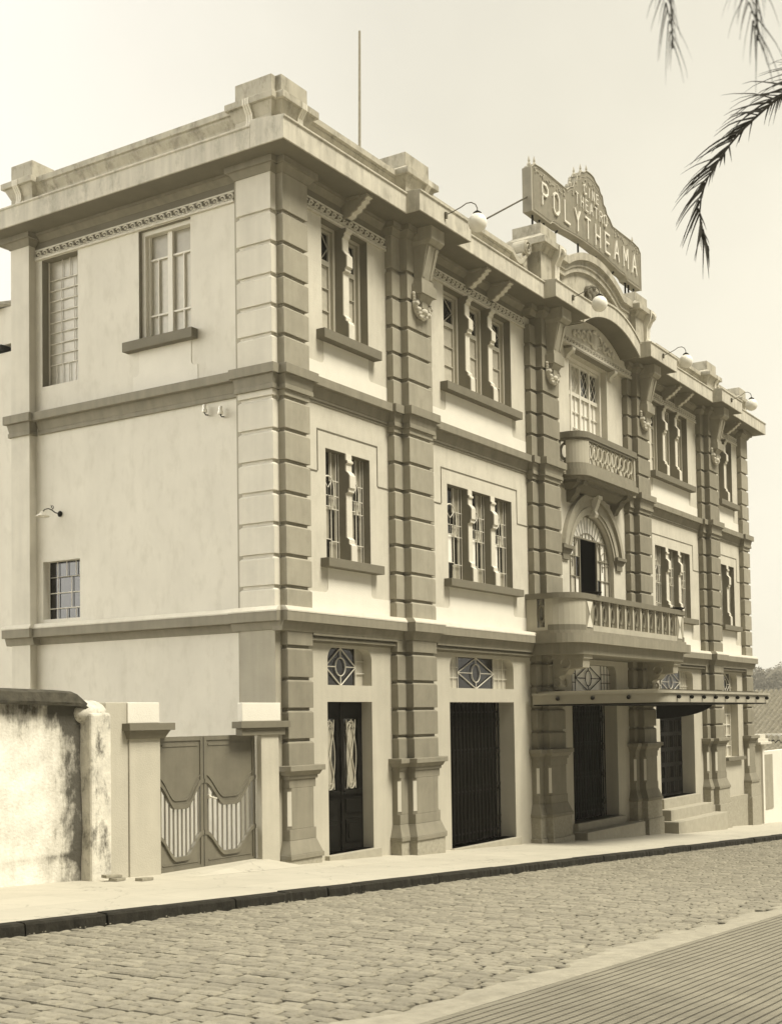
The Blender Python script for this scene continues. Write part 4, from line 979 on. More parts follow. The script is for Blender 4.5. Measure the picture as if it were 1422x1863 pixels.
# entrance canopy ------------------------------------------------------------
mb = MB(); cx0, cx1, cy = 9.85, 18.2, -3.42
def rr(e): return rounded(cx0-e, cx1+e, cy-e, -.0, .28+e)
mb.prism(rr(0), 'z', 2.87, 3.085); mb.prism(rr(.05), 'z', 3.085, 3.14); mb.prism(rr(-.3), 'z', 3.14, 3.19)
can = mb.build('canopy', 'canopy', T)
knobs = [(cx0, -.69-.91*k, 'x') for k in range(4) if -.69-.91*k > cy+.15] + [(cx0+.7+.89*k, cy, 'y') for k in range(9)]
for (kx, ky, ax) in knobs:
    mb = MB()
    if ax == 'x': mb.sph((kx-.05, ky, 3.0), .05); mb.box(kx-.03, kx+.02, ky-.03, ky+.03, 2.97, 3.03)
    else: mb.sph((kx, ky-.05, 3.0), .05); mb.box(kx-.03, kx+.03, ky-.03, ky+.02, 2.97, 3.03)
    mb.build('stud', 'iron', can, smooth=False)
for xx in (17.8,):
    mb = MB(); pr = [(-.15,2.45)] + [(-.15-1.7*math.sin(t_), 2.87-.42*math.cos(t_)**1.2) for t_ in [math.pi/2*k/10 for k in range(1, 11)]] + [(-.15,2.88)]
    mb.prism(pr, 'x', xx-.05, xx+.05); mb.build('canopy_bracket', 'iron', can)
mb = MB(); mb.prism(rr(-.06), 'z', 2.84, 2.868); mb.build('canopy_soffit', 'iron', can)  # near-black sheet paints in the shade under the canopy
# doors ---------------------------------------------------------------------------
# small double door with oval grilles
x0, x1, z0, z1 = doors[0]; y = .42
mb = MB(); mb.box(x0, x1, y, y+.06, z0, 1.18); mb.box(x0, x1, y, y+.06, 2.6, z1)
c = (x0+x1)/2
for a, b_ in [(x0,x0+.16),(c-.13,c+.13),(x1-.16,x1)]: mb.box(a, b_, y+.002, y+.058, 1.18, 2.6)
mb.box(c-.03, c+.03, y-.04, y, z0, z1)
for s_ in (0, 1):
    a = x0+.08 if s_ == 0 else c+.08; b_ = c-.08 if s_ == 0 else x1-.08
    mb.box(a, b_, y-.05, y, 1.12, 1.19); mb.box(a+.06, b_-.06, y-.025, y, .75, 1.02); mb.box(a+.06, b_-.06, y-.025, y, .18, .62); mb.box(a+.12, b_-.12, y-.045, y-.02, .26, .54)
d = mb.build('door', 'wood', T)
for s_ in (0, 1):
    a = x0+.16 if s_ == 0 else c+.13; b_ = c-.13 if s_ == 0 else x1-.16; cc = (a+b_)/2
    m2 = MB(); m2.box(a, b_, y+.04, y+.046, 1.18, 2.6); m2.build('pane', 'pdark', d)
    m2 = MB(); n = 12; poly = [(cc-.13,1.24),(cc+.13,1.24),(cc+.09,1.8),(cc+.13,2.36),(cc+.05,2.42),(cc-.05,2.42),(cc-.13,2.36),(cc-.09,1.8)]
    m2.prism(poly, 'y', y+.025, y+.035); m2.build('curtain', 'pgrey', d)
    m2 = MB(); h = .15
    for q in (-1, 1):
        m2.tube([(cc+q*h*math.cos(math.pi*k/14*1.0), y-.0, 1.22+1.36*k/14) for k in range(15)], .012, 6)
        m2.tube([(cc+q*(.16*math.sin(math.pi*.9*k/16+.05)), y-.01, 2.58-1.36*k/16) for k in range(17)], .010, 6)
    m2.ring((cc, y-.0, 1.34), .12, .012, 'y', math.pi, 2*math.pi, 12, 6); m2.ring((cc, y-.0, 2.42), .13, .012, 'y', 0, math.pi, 12, 6)
    for q in (-1, 1): m2.ring((cc+q*.05, y-.0, 1.3), .045, .008, 'y', 0, 2*math.pi, 10, 5); m2.ring((cc+q*.05, y-.0, 2.46), .04, .008, 'y', 0, 2*math.pi, 10, 5)
    m2.build('grille', 'frameg', d)
# folding iron gates
def folding(x0, x1, z0, z1, y):
    mb = MB(); n = int((x1-x0)/.085)
    for i in range(n+1):
        xx = x0+(x1-x0)*i/n; mb.box(xx-.010, xx+.010, y+(.0 if i % 2 else .03), y+.03+(.0 if i % 2 else .03), z0, z1)
    for za in (.06, .36, .66, .93):
        zz = z0+(z1-z0)*za; mb.box(x0, x1, y+.062, y+.075, zz-.02, zz+.02)
    for i in range(n):
        xa = x0+(x1-x0)*i/n; xb = x0+(x1-x0)*(i+1)/n
        for k in range(4):
            zz = z0+(z1-z0)*(.1+.24*k); mb.tube([(xa,y+.015,zz),(xb,y+.015,zz+.22)], .004, 4); mb.tube([(xb,y+.02,zz),(xa,y+.02,zz+.22)], .004, 4)
    o = mb.build('folding_gate', 'iron', T)
    m2 = MB(); m2.box(x0-.0, x1, y+.12, y+.13, z0, z1); m2.build('dark_backing', 'black', o)
    return o
folding(doors[1][0], doors[1][1], doors[1][2], doors[1][3], .55)
folding(doors[2][0], doors[2][1], doors[2][2], doors[2][3], .55)
# panelled glass door by the steps
x0, x1, z0, z1 = doors[3]; y = .60
mb = MB(); n = 4
for i in range(n+1): xx = x0+(x1-x0)*i/n; mb.box(max(x0,xx-.07), min(x1,xx+.07), y, y+.06, z0, z1)
for k in range(7): zz = z0+(z1-z0)*k/6; mb.box(x0, x1, y-.004, y+.055, max(z0,zz-.06), min(z1,zz+.06))
for i in range(n):
    for j in range(1, 5): xx = x0+(x1-x0)*(i+j/5)/n; mb.box(xx-.006, xx+.006, y+.01, y+.03, z0, z1)
d = mb.build('door', 'wood', T)
m2 = MB(); m2.box(x0, x1, y+.04, y+.046, z0, z1); m2.build('pane', 'pdark', d)
# ground floor window at the right end
x0, x1, z0, z1 = doors[4]; y = .47
mb = MB()
for xx in (x0+.03, x0+.5, x0+1.03, x1-.03): mb.box(xx-.03, xx+.03, y-.03, y+.03, z0, z1)
for k in range(6): zz = z0+(z1-z0)*k/5; mb.box(x0, x1, y-.02, y+.02, zz-.015, zz+.015)
d = mb.build('window', 'frame', T); m2 = MB(); m2.box(x0, x1, y+.03, y+.036, z0, z1); m2.build('pane', 'pmid', d)
sill(24.9, 26.9, .93, 1.05, -.01)
mb = MB(); mb.box(24.3, 27.3, .04, WY+.02, -1.9, -.32); mb.build('base_course', 'plinth', T)
# transom lights
for i, (x0, x1, z0, z1) in enumerate(trans):
    y = .36; cx = (x0+x1)/2; zc = (z0+z1)/2; hw = .52 if i in (0, 4) else .86; off = -.06 if i == 0 else 0
    mb = MB(); r = .012
    cx += off
    A, B = cx-hw, cx+hw
    for xx in (A, B): mb.tube([(xx,y,z0),(xx,y,z1)], r, 6)
    mb.ring((cx, y, zc), .17 if i in (0,4) else .2, r, 'y', 0, 2*math.pi, 20, 6, 1.05)
    mb.tube([(A,y,zc),(cx-.18,y,zc)], r, 6); mb.tube([(cx+.18,y,zc),(B,y,zc)], r, 6); mb.tube([(cx,y,z0),(cx,y,zc-.19)], r, 6); mb.tube([(cx,y,z1),(cx,y,zc+.19)], r, 6)
    for p in (A, B):
        mb.tube([(p,y,zc),(cx,y,z1)], r, 6); mb.tube([(p,y,zc),(cx,y,z0)], r, 6)
    for (p, q) in ((x0, A), (B, x1)):
        for k in (1, 2): zz = z0+(z1-z0)*k/3; mb.tube([(p,y,zz),(q,y,zz)], r*.8, 5)
        w_ = q-p; 
        if w_ > .45:
            for k in range(1, 3): mb.tube([(p+w_*k/3,y,z0),(p+w_*k/3,y,z1)], r*.8, 5)
    o = mb.build('transom_light', 'metal' if i != 2 else 'iron', T)
    m2 = MB(); m2.box(A, B, y+.03, y+.036, z0, z1); m2.build('centre_pane', 'pdark' if i != 2 else 'pwhite', o)
    for (p, q) in ((x0, A), (B, x1)):
        m2 = MB(); m2.box(p, q, y+.03, y+.036, z0, z1); m2.build('side_pane', 'pmid' if i != 2 else 'pwhite', o)
# thresholds and steps
def steps(specs, name='step'):
    for (x0, x1, y0, z0, z1) in specs:
        mb = MB(); mb.box(x0, x1, y0, .7, z0, z1); mb.build(name, 'step', T, bevel=.01)
steps([(1.30,3.1,.06,-.6,.02), (6.0,9.25,.06,-.9,-.3)], 'threshold')
steps([(12.45,15.7,.03,-1.2,-.25), (12.2,16.2,-.34,-1.3,-.45)]); steps([(18.75,22.05,.04,-1.4,0.0), (18.4,22.25,-.30,-1.5,-.30), (18.05,22.6,-.66,-1.6,-.62)])

# ------------------------------------------------------------------ things fixed to the theatre
S = thing('roof_sign', 'grey board roof sign with pale raised letters above the curved pediment', 'sign')
SX = CX
def sgn_out(h):   # half outline mirrored
    top = [(SX+3.68,16.50),(SX+3.58,16.56),(SX+3.52,16.62),(SX+3.1,16.66),(SX+1.55,16.64),(SX+1.35,16.78),(SX+1.15,16.86),(SX+1.05,17.02),(SX+.92,17.06),(SX+.85,17.28),(SX+.72,17.32),(SX+.62,17.46),(SX+.4,17.52),(SX+.25,17.62),(SX,17.64)]
    tl = [(2*SX-a, b) for a, b in top[:-1]][::-1]
    bot = [(SX-3.68,15.36),(SX-2.62,15.36),(SX-2.55,15.42),(SX-2.40,15.45)] + [(SX-2.3+4.6*k/16, 15.42+.15*math.sin(math.pi*k/16)) for k in range(1, 16)] + [(SX+2.40,15.45),(SX+2.55,15.42),(SX+2.62,15.36),(SX+3.68,15.36)]
    return bot + top + tl
mb = MB(); oo = sgn_out(0); mb.prism(oo, 'y', .0, .26); mb.build('board', 'sign', S)
mb = MB()
cxm, czm = SX, 16.2
ins = [(cxm+(a-cxm)*.965, czm+(b-czm)*.90) for a, b in oo]
n = len(oo)
for i in range(n):
    mb.tube([(oo[i][0],-.01,oo[i][1]),(oo[(i+1) % n][0],-.01,oo[(i+1) % n][1])], .014, 5)
    mb.tube([(ins[i][0],-.005,ins[i][1]),(ins[(i+1) % n][0],-.005,ins[(i+1) % n][1])], .007, 5)
rnd = random.Random(5)
for (fx_, fz_) in [(-3.3,16.68),(-3.6,16.58),(3.3,16.68),(-.85,17.3),(.85,17.3),(-.4,17.54),(.4,17.54),(0,17.66),(-1.12,16.95),(1.12,16.95)]:
    mb.lathe((SX+fx_, .1, fz_-.06), [(.05,0),(.06,.08),(.025,.14),(.035,.18),(.0,.32)], 8)
mb.build('border', 'greys', S)
mb = MB()
for k in range(150):      # small applied studs and tracery of the crest
    if k < 90:
        a = rnd.uniform(-1.2, 1.2); top_ = 17.55-.55*abs(a)-(.25 if abs(a) > .9 else 0); zz = rnd.uniform(16.72, top_-.05)
        if 16.45 < zz < 17.2 and abs(a) < 1.1: continue
    else:
        a = rnd.choice((-1, 1))*rnd.uniform(1.7, 3.55); zz = rnd.uniform(16.38, 16.58)
    mb.sph((SX+a, -.012, zz), (rnd.uniform(.018,.035), .018, rnd.uniform(.018,.04)), 6, 4)
mb.build('crest_studs', 'parapet', S)
def text(body, size, cx, z, ext=.035, width=1.0):
    cu = bpy.data.curves.new('t', 'FONT'); cu.body = body; cu.size = size; cu.extrude = ext; cu.align_x = 'LEFT'
    tmp = bpy.data.objects.new('t', cu); COL.objects.link(tmp)
    dg = bpy.context.evaluated_depsgraph_get(); me = bpy.data.meshes.new_from_object(tmp.evaluated_get(dg))
    bpy.data.objects.remove(tmp); bpy.data.curves.remove(cu); return me
STROKES = {'P':[[(0,0),(0,1),(.7,1),(1,.85),(1,.62),(.7,.47),(0,.47)]], 'O':[[(.3,0),(0,.2),(0,.8),(.3,1),(.7,1),(1,.8),(1,.2),(.7,0),(.3,0)]], 'L':[[(0,1),(0,0),(1,0)]],
 'Y':[[(0,1),(.5,.5),(1,1)],[(.5,.5),(.5,0)]], 'T':[[(0,1),(1,1)],[(.5,1),(.5,0)]], 'H':[[(0,0),(0,1)],[(1,0),(1,1)],[(0,.5),(1,.5)]], 'E':[[(1,1),(0,1),(0,0),(1,0)],[(0,.52),(.8,.52)]],
 'A':[[(0,0),(.5,1),(1,0)],[(.18,.35),(.82,.35)]], 'M':[[(0,0),(0,1),(.5,.35),(1,1),(1,0)]], 'C':[[(1,.85),(.7,1),(.3,1),(0,.8),(0,.2),(.3,0),(.7,0),(1,.15)]], 'I':[[(.5,0),(.5,1)]],
 'N':[[(0,0),(0,1),(1,0),(1,1)]], 'R':[[(0,0),(0,1),(.7,1),(1,.85),(1,.65),(.7,.5),(0,.5)],[(.45,.5),(1,0)]]}
def lettering(word, x0, x1, z0, z1, wfrac, r, y=-.03):
    n = len(word); p = (x1-x0)/n
    for i, ch in enumerate(word):
        mb = MB(); w = p*wfrac; xa = x0+p*i+(p-w)/2
        for st in STROKES[ch]:
            pts = [(xa+a*w, z0+b_*(z1-z0)) for a, b_ in st]
            for (p0, q0), (p1, q1) in zip(pts[:-1], pts[1:]):
                dx, dz = p1-p0, q1-q0; L = math.hypot(dx, dz); ux, uz = dx/L*r, dz/L*r
                mb.prism([(p0-ux*.9-uz, q0-uz*.9+ux),(p0-ux*.9+uz, q0-uz*.9-ux),(p1+ux*.9+uz, q1+uz*.9-ux),(p1+ux*.9-uz, q1+uz*.9+ux)], 'y', y-.01-.0003*len(mb.v), .0)
        mb.build('letter', 'letter', S)
lettering('POLYTHEAMA', SX-3.3, SX+3.45, 15.72, 16.27, .46, .026)
lettering('THEATRO', SX-1.12, SX+1.12, 16.46, 16.76, .5, .014); lettering('CINE', SX-.55, SX+.55, 16.90, 17.16, .5, .014)
for xx in (-3.4, -3.0, -2.75, 2.75, 3.0, 3.4, -.6, .6):
    mb = MB(); mb.tube([(SX+xx,.13,14.4 if abs(xx) < 1 else 14.95),(SX+xx,.13,15.5)], .03, 6); mb.build('support', 'iron', S)
for q in (-1.9, 1.9): mb = MB(); mb.tube([(SX+q,.13,15.45),(SX+q,1.2,14.4)], .025, 6); mb.build('support', 'iron', S)
mb = MB(); mb.tube([(SX-3.66,.13,15.75),(8.6,1.6,14.35),(8.2,1.8,13.3)], .022, 6); mb.build('brace', 'mask', S)
# globe lamps
def globe(xb, label, first=None):
    o = thing('globe_lamp', label, 'lamp', (xb, -.90, 13.08), 'globe lamps along the cornice')
    mb = MB(); mb.lathe((0,0,0), [(0,0)], 3) if False else None
    mb.box(-.03, .03, -.02, .02, -.08, .05)
    pts = [(0,0,0),(.06,-.12,.05),(.14,-.28,.14),(.20,-.38,.22),(.26,-.46,.24),(.31,-.53,.20),(.33,-.56,.12),(.33,-.56,.05)]
    mb.tube(pts, .011, 6); mb.build('arm', 'mask', o)
    mb = MB(); mb.lathe((.33,-.56,.0), [(.02,.07),(.05,.05),(.09,.02),(.095,-.02),(.08,-.03)], 14); mb.build('cap', 'iron', o, smooth=True)
    mb = MB(); mb.sph((.33,-.56,-.19), .20, 20, 14); mb.build('globe', 'globe', o, smooth=True)
    return o
globe(4.42, 'white globe lamp on the cornice nearest the building corner, left of the roof sign')
globe(10.75, 'white globe lamp on the cornice below the left half of the roof sign')
globe(17.05, 'white globe lamp on the cornice just right of the curved pediment')
globe(23.42, 'white globe lamp on the cornice nearest the far right end of the roof')
# lamp and insulators on the side wall
o = thing('wall_lamp', 'small enamel shade lamp on a curled iron arm on the plain side wall', 'lamp', (sx, 5.84, 6.90))
mb = MB(); mb.sph((-.02,0,0), (.04,.09,.09), 12, 8); mb.build('base', 'iron', o, smooth=True)
mb = MB(); mb.tube([(-.03,0,0),(-.14,.06,.03),(-.24,.10,.10),(-.32,.14,.13),(-.42,.18,.10),(-.46,.2,.03)], .016, 6); mb.ring((-.22,.09,.17), .05, .010, 'x', 0, 5, 12, 5); mb.tube([(-.2,.09,.12),(-.24,.13,.24)], .008, 5); mb.build('arm', 'iron', o)
mb = MB(); mb.lathe((-.48,.21,-.04), [(.03,.08),(.05,.05),(.13,-.02),(.20,-.06),(.205,-.07),(.19,-.06),(.12,-.03),(.04,.02)], 18); mb.build('shade', 'frame', o, smooth=True)
mb = MB(); mb.sph((-.48,.21,-.08), .05, 10, 8); mb.build('bulb', 'globe', o, smooth=True); o.scale = (.72, .72, .72)
def insulator(y, z, label):
    o = thing('wire_insulator', label, 'insulator', (sx, y, z), 'insulators on the side wall')
    mb = MB(); mb.tube([(0,0,-.06),(-.07,0,-.07),(-.10,0,-.04),(-.10,0,.02)], .012, 6); mb.build('hook', 'iron', o)
    mb = MB(); mb.lathe((-.10,0,0), [(.0,.13),(.035,.12),(.04,.07),(.03,.05),(.05,.02),(.052,-.03),(.03,-.03)], 14); mb.build('cap', 'porc', o, smooth=True)
insulator(1.84, 8.45, 'white porcelain insulator on the side wall, farther from the corner pilaster')
insulator(1.45, 8.36, 'white porcelain insulator on the side wall, right beside the corner pilaster')
mb = MB(); mb.tube([(6.98,3,12.9),(7.05,3,16.6),(7.12,3,19.45)], [.045,.035,.03], 8)
tag(mb.build('antenna_pole', 'brick'), 'thin bare pole standing on the roof behind the parapet', 'pole')
def bowl(x, label):
    mb = MB(); mb.lathe((x,-.98,5.60), [(0,.0),(.10,.0),(.24,.05),(.27,.08),(.22,.085),(.0,.05)], 16)
    tag(mb.build('bowl', 'iron', smooth=True), label, 'bowl', 'bowls on the balcony rail')
bowl(11.3, 'flat dark bowl on the lower balcony rail in front of the left pilaster')
bowl(17.35, 'flat dark bowl on the lower balcony rail at its right hand end')

# ------------------------------------------------------------------ gate, pillars, old wall on the left
P = thing('gate_pillar', 'cream plaster gate pillar with dark moulded cap left of the metal gate', 'pillar', (-3.6, .2, 0), 'gate pillars')
def lb(x0, x1, y0, y1, z0, z1, ox): return (x0-ox, x1-ox, y0-.2, y1-.2, z0, z1)
mb = MB(); mb.box(*lb(-4.34,-3.868,.17,.55,-.3,2.90,-3.6)); mb.box(*lb(-3.86,-3.17,.15,.6,-.3,2.40,-3.6)); mb.build('shaft', 'ground', P, bevel=.012)
mb = MB(); mb.box(*lb(-4.0,-2.98,.0,.75,2.46,2.575,-3.6)); mb.frus(lb(-3.9,-3.12,.1,.65,2.33,0,-3.6)[:4]+(2.33,), lb(-3.96,-3.04,.04,.7,0,0,-3.6)[:4]+(2.46,)); mb.build('cap', 'sill', P, bevel=.006)
mb = MB(); mb.box(*lb(-3.9,-3.2,.14,.6,2.575,2.90,-3.6)); mb.build('top_block', 'white', P, bevel=.01)
P = thing('gate_pillar', 'cream plaster gate pillar with dark cap between the metal gate and the theatre corner', 'pillar', (-.4, .2, 0), 'gate pillars')
mb = MB(); mb.box(*lb(-.74,-.24,.04,.15,-.3,2.40,-.4)); mb.build('shaft', 'ground', P, bevel=.012)
mb = MB(); mb.box(*lb(-1.40,-.02,-.06,.158,2.46,2.575,-.4)); mb.box(*lb(-1.30,-.1,.0,.155,2.33,2.46,-.4)); mb.build('cap', 'sill', P, bevel=.006)
mb = MB(); mb.box(*lb(-1.24,-.17,.05,.157,2.575,2.90,-.4)); mb.build('top_block', 'white', P, bevel=.01)
GT = thing('double_gate', 'grey sheet metal double gate with wavy bands and vertical bars', 'gate', (-2.0, .24, 0))
gx0, gx1, gc = -3.17, -.70, -2.06
for s_ in (-1, 1):
    a, b_ = (gx0, gc-.01) if s_ < 0 else (gc+.01, gx1)
    hinge = a if s_ < 0 else b_
    W = b_-a
    def wave(t_, zlow, zhi): 
        v_ = min(1, max(0, (abs(2*t_-1)-.22)/.74)); return zlow+(zhi-zlow)*v_*v_*(3-2*v_)
    N = 30
    upb = [(a+W*k/N-(-2.0), wave(k/N, 1.20, 1.60)) for k in range(N+1)]; lob = [(a+W*k/N-(-2.0), wave(k/N, .36, .74)) for k in range(N+1)]
    zt, zb_ = 2.345, .17
    mb = MB()
    mb.band(upb, [(p, zt) for p, q in upb], 'y', .0, .02); lf = mb.build('leaf', 'gate', GT)
    mb = MB(); mb.band([(p, zb_) for p, q in lob], lob, 'y', .0, .02); mb.build('lower_panel', 'gate', lf)
    m2 = MB(); 
    for (c_, r_b) in ((upb, .045), (lob, .045)):
        m2.band([(p, q-.035) for p, q in c_], [(p, q+.035) for p, q in c_], 'y', -.035, .035)
    m2.band([(p, q+.10) for p, q in upb], [(p, q+.12) for p, q in upb], 'y', -.016, .0)
    m2.box(a+2.0, a+2.07, -.02, .04, zb_, zt); m2.box(b_+2.0-.07, b_+2.0, -.02, .04, zb_, zt); m2.box(a+2.07, b_+2.0-.07, -.018, .038, zt-.07, zt); m2.box(a+2.07, b_+2.0-.07, -.018, .038, zb_, zb_+.05)
    m2.box(a+2.12, b_+2.0-.12, -.012, .0, zt-.16, zt-.13); m2.box(a+2.12, b_+2.0-.12, -.012, .0, .27, .285)
    m2.build('leaf_frame', 'gate', lf)
    m3 = MB()
    for k in range(1, 11):
        t_ = k/11; xx = a+W*t_+2.0; m3.box(xx-.013, xx+.013, .0, .02, wave(t_, .36, .74), wave(t_, 1.20, 1.60))
    m3.build('bars', 'gate', lf)
mb = MB(); mb.box(gc+2.0+.09, gc+2.0+.14, -.06, -.02, 1.30, 1.36); mb.tube([(gc+2.0+.1,-.06,1.33),(gc+2.0+.26,-.08,1.29)], .014, 6); mb.build('handle', 'metal', GT)
mb = MB()
mb.add([(-3.2,.9,.19),(-.62,.9,.19),(-.62,.1,.17),(-3.2,.1,.17),(-3.2,-.55,G(-3.2)+.002),(-.1,-.45,G(-.1)+.002),(-.26,.03,G(-.2)+.004)], [(0,1,2,3),(3,2,4),(4,2,5),(5,2,6)])
structure(mb.build('ramp', 'pave'))
OW = thing('old_boundary_wall', 'old whitewashed boundary wall with black stains and mossy rounded coping', 'wall', (-8, .2, 0))
rnd = random.Random(11)
mb = MB(); nX, nZ = 60, 22
def ztop(x): return 2.86 + (-4.6-x)*.02
vs = []; fs = []
for i in range(nX+1):
    x = -22+(17.3)*i/nX
    for k in range(nZ+1):
        z = G(x)-.2+(ztop(x)-G(x)+.2)*k/nZ
        vs.append((x+8, .05+.02*math.sin(x*2.1)+rnd.uniform(-.008,.008)+(.02*math.sin(z*3+x)), z))
for i in range(nX):
    for k in range(nZ): a = i*(nZ+1)+k; fs.append((a, a+1, a+nZ+2, a+nZ+1))
mb.add(vs, fs); mb.box(-14, 3.28, .1, .45, -1.0, 2.80); mb.build('wall_face', 'oldwall', OW, smooth=True)
mb = MB(); rings = []
for i in range(50):
    x = -22+17.45*i/49; e = max(0, (x+5.0)/.5); drop = .30*e*e
    zb = ztop(x)-.02-drop*.5; zt = ztop(x)+.21-drop
    rings.append([(x+8,-.06+rnd.uniform(-.015,.015),zb),(x+8,-.07,zb+.05),(x+8,-.02,zt-.05+rnd.uniform(-.01,.01)),(x+8,.12,zt),(x+8,.36,zt-.06),(x+8,.42,zb)])
vs = [p for q in rings for p in q]; fs = [(i*6+k, i*6+(k+1) % 6, (i+1)*6+(k+1) % 6, (i+1)*6+k) for i in range(49) for k in range(6)] + [tuple(range(6)), tuple(49*6+k for k in range(5,-1,-1))]
mb.add(vs, fs)
mb.cur = 0
mb.mi = [1 if mb.v[f[0]][0] > 3.15 and min(mb.v[q][1] for q in f) > -.05 else 0 for f in mb.f]
mb.build('coping', ['moss', 'white'], OW)
mb = MB(); mb.box(-4.76+8, -4.345+8, -.16, .4, -.5, 2.74); mb.build('end_pier', 'oldpier', OW, bevel=.04)
mb = MB(); mb.sph((-4.58+8, .14, 2.74), (.34, .27, .20), 16, 10); mb.build('coping_end', 'oldpier', OW, smooth=True)
def brick(x, y, rz, dz, label):
    mb = MB(); mb.box(-.14,.14,-.07,.07,0,.045); o = mb.build('loose_brick', 'brick', bevel=.006); o.location = (x, y, G(x)+dz); o.rotation_euler = (0, R(3), rz)
    tag(o, label, 'brick', 'loose bricks on the pavement')
brick(-4.45, -.16, .3, .002, 'flat loose brick at the foot of the old wall, lowest of the small pile')
brick(-4.52, -.12, -.2, .05, 'flat loose brick lying on top of another by the old wall')
brick(-4.15, -.42, .15, .002, 'single flat loose brick lying apart on the pavement by the gate pillar')
# rear wing behind the theatre on the left
RW = thing('rear_wing', 'plain pale rear wing with tiled roof behind the left end of the theatre', 'building', (0, 12, 0))
mb = MB(); mb.box(.012, 12, -4.88, 14, -1, 10.55); mb.build('wall', 'side', RW)
mb = MB(); mb.box(-.06, 12, -4.45, 14, 10.58, 10.72); mb.build('cornice', 'iron', RW)
mb = MB()
for k in range(60):
    y0 = -4.4+.3*k; mb.prism([(y0,0),(y0+.15,.09),(y0+.3,0),(y0+.3,-.05),(y0,-.05)], 'x', 0, 1)
for i, v in enumerate(mb.v): mb.v[i] = (-.15+v[0]*6, v[1], 11.55+v[0]*2.2+v[2])
mb.build('roof', 'paletile', RW)
mb = MB(); mb.box(.004, 11.9, -4.87, 14, 10.72, 11.52); mb.build('upper_wall', 'side', RW)

# ------------------------------------------------------------------ right hand neighbours
NW = thing('neighbour_wall', 'white garden wall with grey panel and capped pier beyond the theatre', 'wall', (29, 0, 0))
mb = MB(); mb.box(-.72,.06,.12,.5,-2.4,1.45); mb.build('pier', 'grey', NW); mb = MB(); mb.box(.065,.28,.05,.5,-2.4,1.50); mb.build('pier_edge', 'white', NW)
mb = MB(); mb.box(-.8,.5,-.05,.6,1.5,1.62); mb.box(-.6,.3,.0,.55,1.62,1.78); mb.box(-.72,.7,-.12,.6,1.42,1.5); mb.build('cap', 'trim', NW)
mb = MB(); mb.box(.285,12,.16,.45,-3,1.12); mb.build('wall', 'white', NW); mb = MB(); mb.box(.45,1.62,.13,.2,-1.05,1.0); mb.box(3.2,6,.13,.2,-1.1,1.0); mb.build('panel', 'grey', NW)
H = thing('tiled_house', 'low house with weathered clay tile roofs behind the white garden wall', 'house', (38, 6, -2.5))
def tiles(name, rows):      # rows of half-round tiles, each row given by two end points and a width direction
    mb = MB(); rnd_ = random.Random(6)
    for (p, q, wv) in rows:
        p, q, wv = Vector(p), Vector(q), Vector(wv); n = 9; prev = None
        for k in range(n+1):
            c = p.lerp(q, k/n); c.z += 2.5-.05*math.sin(math.pi*k/n); lift = .035 if k % 2 else 0
            ring = [c, c+wv*.25+Vector((0,0,.10+lift)), c+wv*.5+Vector((0,0,.14+lift)), c+wv*.75+Vector((0,0,.10+lift)), c+wv]
            ring = [(v.x+rnd_.uniform(-.01,.01), v.y, v.z) for v in ring]
            if prev: mb.add(prev+ring, [(a, a+1, a+6, a+5) for a in range(4)])
            prev = ring
    return mb.build(name, 'tile', H)
rows = [((46-38, .3+.27*k-6, 1.30-.035*(30-k)*(k < 30)*.4), (53.5-38, .3+.27*k-6, 3.75), (0, .27, 0)) for k in range(56)]
tiles('roof', rows)
rows = [((43.7-38, .3+.27*k-6, .50), (46.1-38, .3+.27*k-6, 1.02), (0, .27, 0)) for k in range(50)]
tiles('lean_to_roof', rows)
mb = MB(); mb.box(8.6, 22, -5.6, 9, -2.0, 4.0); mb.build('wall', 'white', H)
mb = MB(); mb.box(5.9, 8.55, -5.6, 7, -2.0, 2.92); mb.build('lean_to_wall', 'white', H)
# hill and trees far beyond
mb = MB(); n = 40; vs = []; fs = []
for i in range(n+1):
    for k in range(13):
        x = 300+3*i; y = 40+k*9; h = 11*math.sin(math.pi*min(1, k/11))*(.8+.2*math.sin(i*.5+k)) + rnd.uniform(-.6,.6)
        vs.append((x, y, -8+h+.05*i))
for i in range(n):
    for k in range(12): q = i*13+k; fs.append((q, q+1, q+14, q+13))
mb.add(vs, fs); structure(mb.build('hills', 'leaf', smooth=True))
def tree(x, y, zb, h, rad, seed, label):
    rnd = random.Random(seed); o = thing('tree', label, 'tree', (x, y, zb), 'distant trees on the hill')
    mb = MB(); mb.tube([(0,0,0),(.1,0,h*.35),(.0,.1,h*.6)], [.35,.25,.12], 8)
    for k in range(5):
        a = k*1.3; mb.tube([(0,0,h*.35),(rad*.4*math.cos(a),rad*.4*math.sin(a),h*.6)], [.15,.05], 6)
    mb.build('trunk', 'bark', o)
    mb = MB(); cl = [(rnd.uniform(-.7,.7)*rad, rnd.uniform(-.7,.7)*rad, h*(.45+.5*rnd.random()), rad*rnd.uniform(.25,.45)) for _ in range(16)]
    for c in cl:
        for j in range(230):
            d = Vector((rnd.gauss(0,1), rnd.gauss(0,1), rnd.gauss(0,1))).normalized()*c[3]*rnd.uniform(.6,1.1); p = Vector(c[:3])+d
            q1 = Vector((rnd.uniform(-1,1),rnd.uniform(-1,1),rnd.uniform(-1,1))).normalized()*.5; q2 = q1.orthogonal().normalized()*.32
            mb.add([p-q1, p+q2, p+q1, p-q2], [(0,1,2,3)])
    mb.build('crown', 'leaf', o)
tree(318, 84, 0, 13, 7, 1, 'far pale tree on the hill, the one nearest the theatre end wall')
tree(332, 80, 0, 16, 8, 2, 'taller far pale tree on the hill at the right edge of the picture')
tree(326, 92, -1, 12, 8, 3, 'low broad far tree on the hill showing between two taller ones')
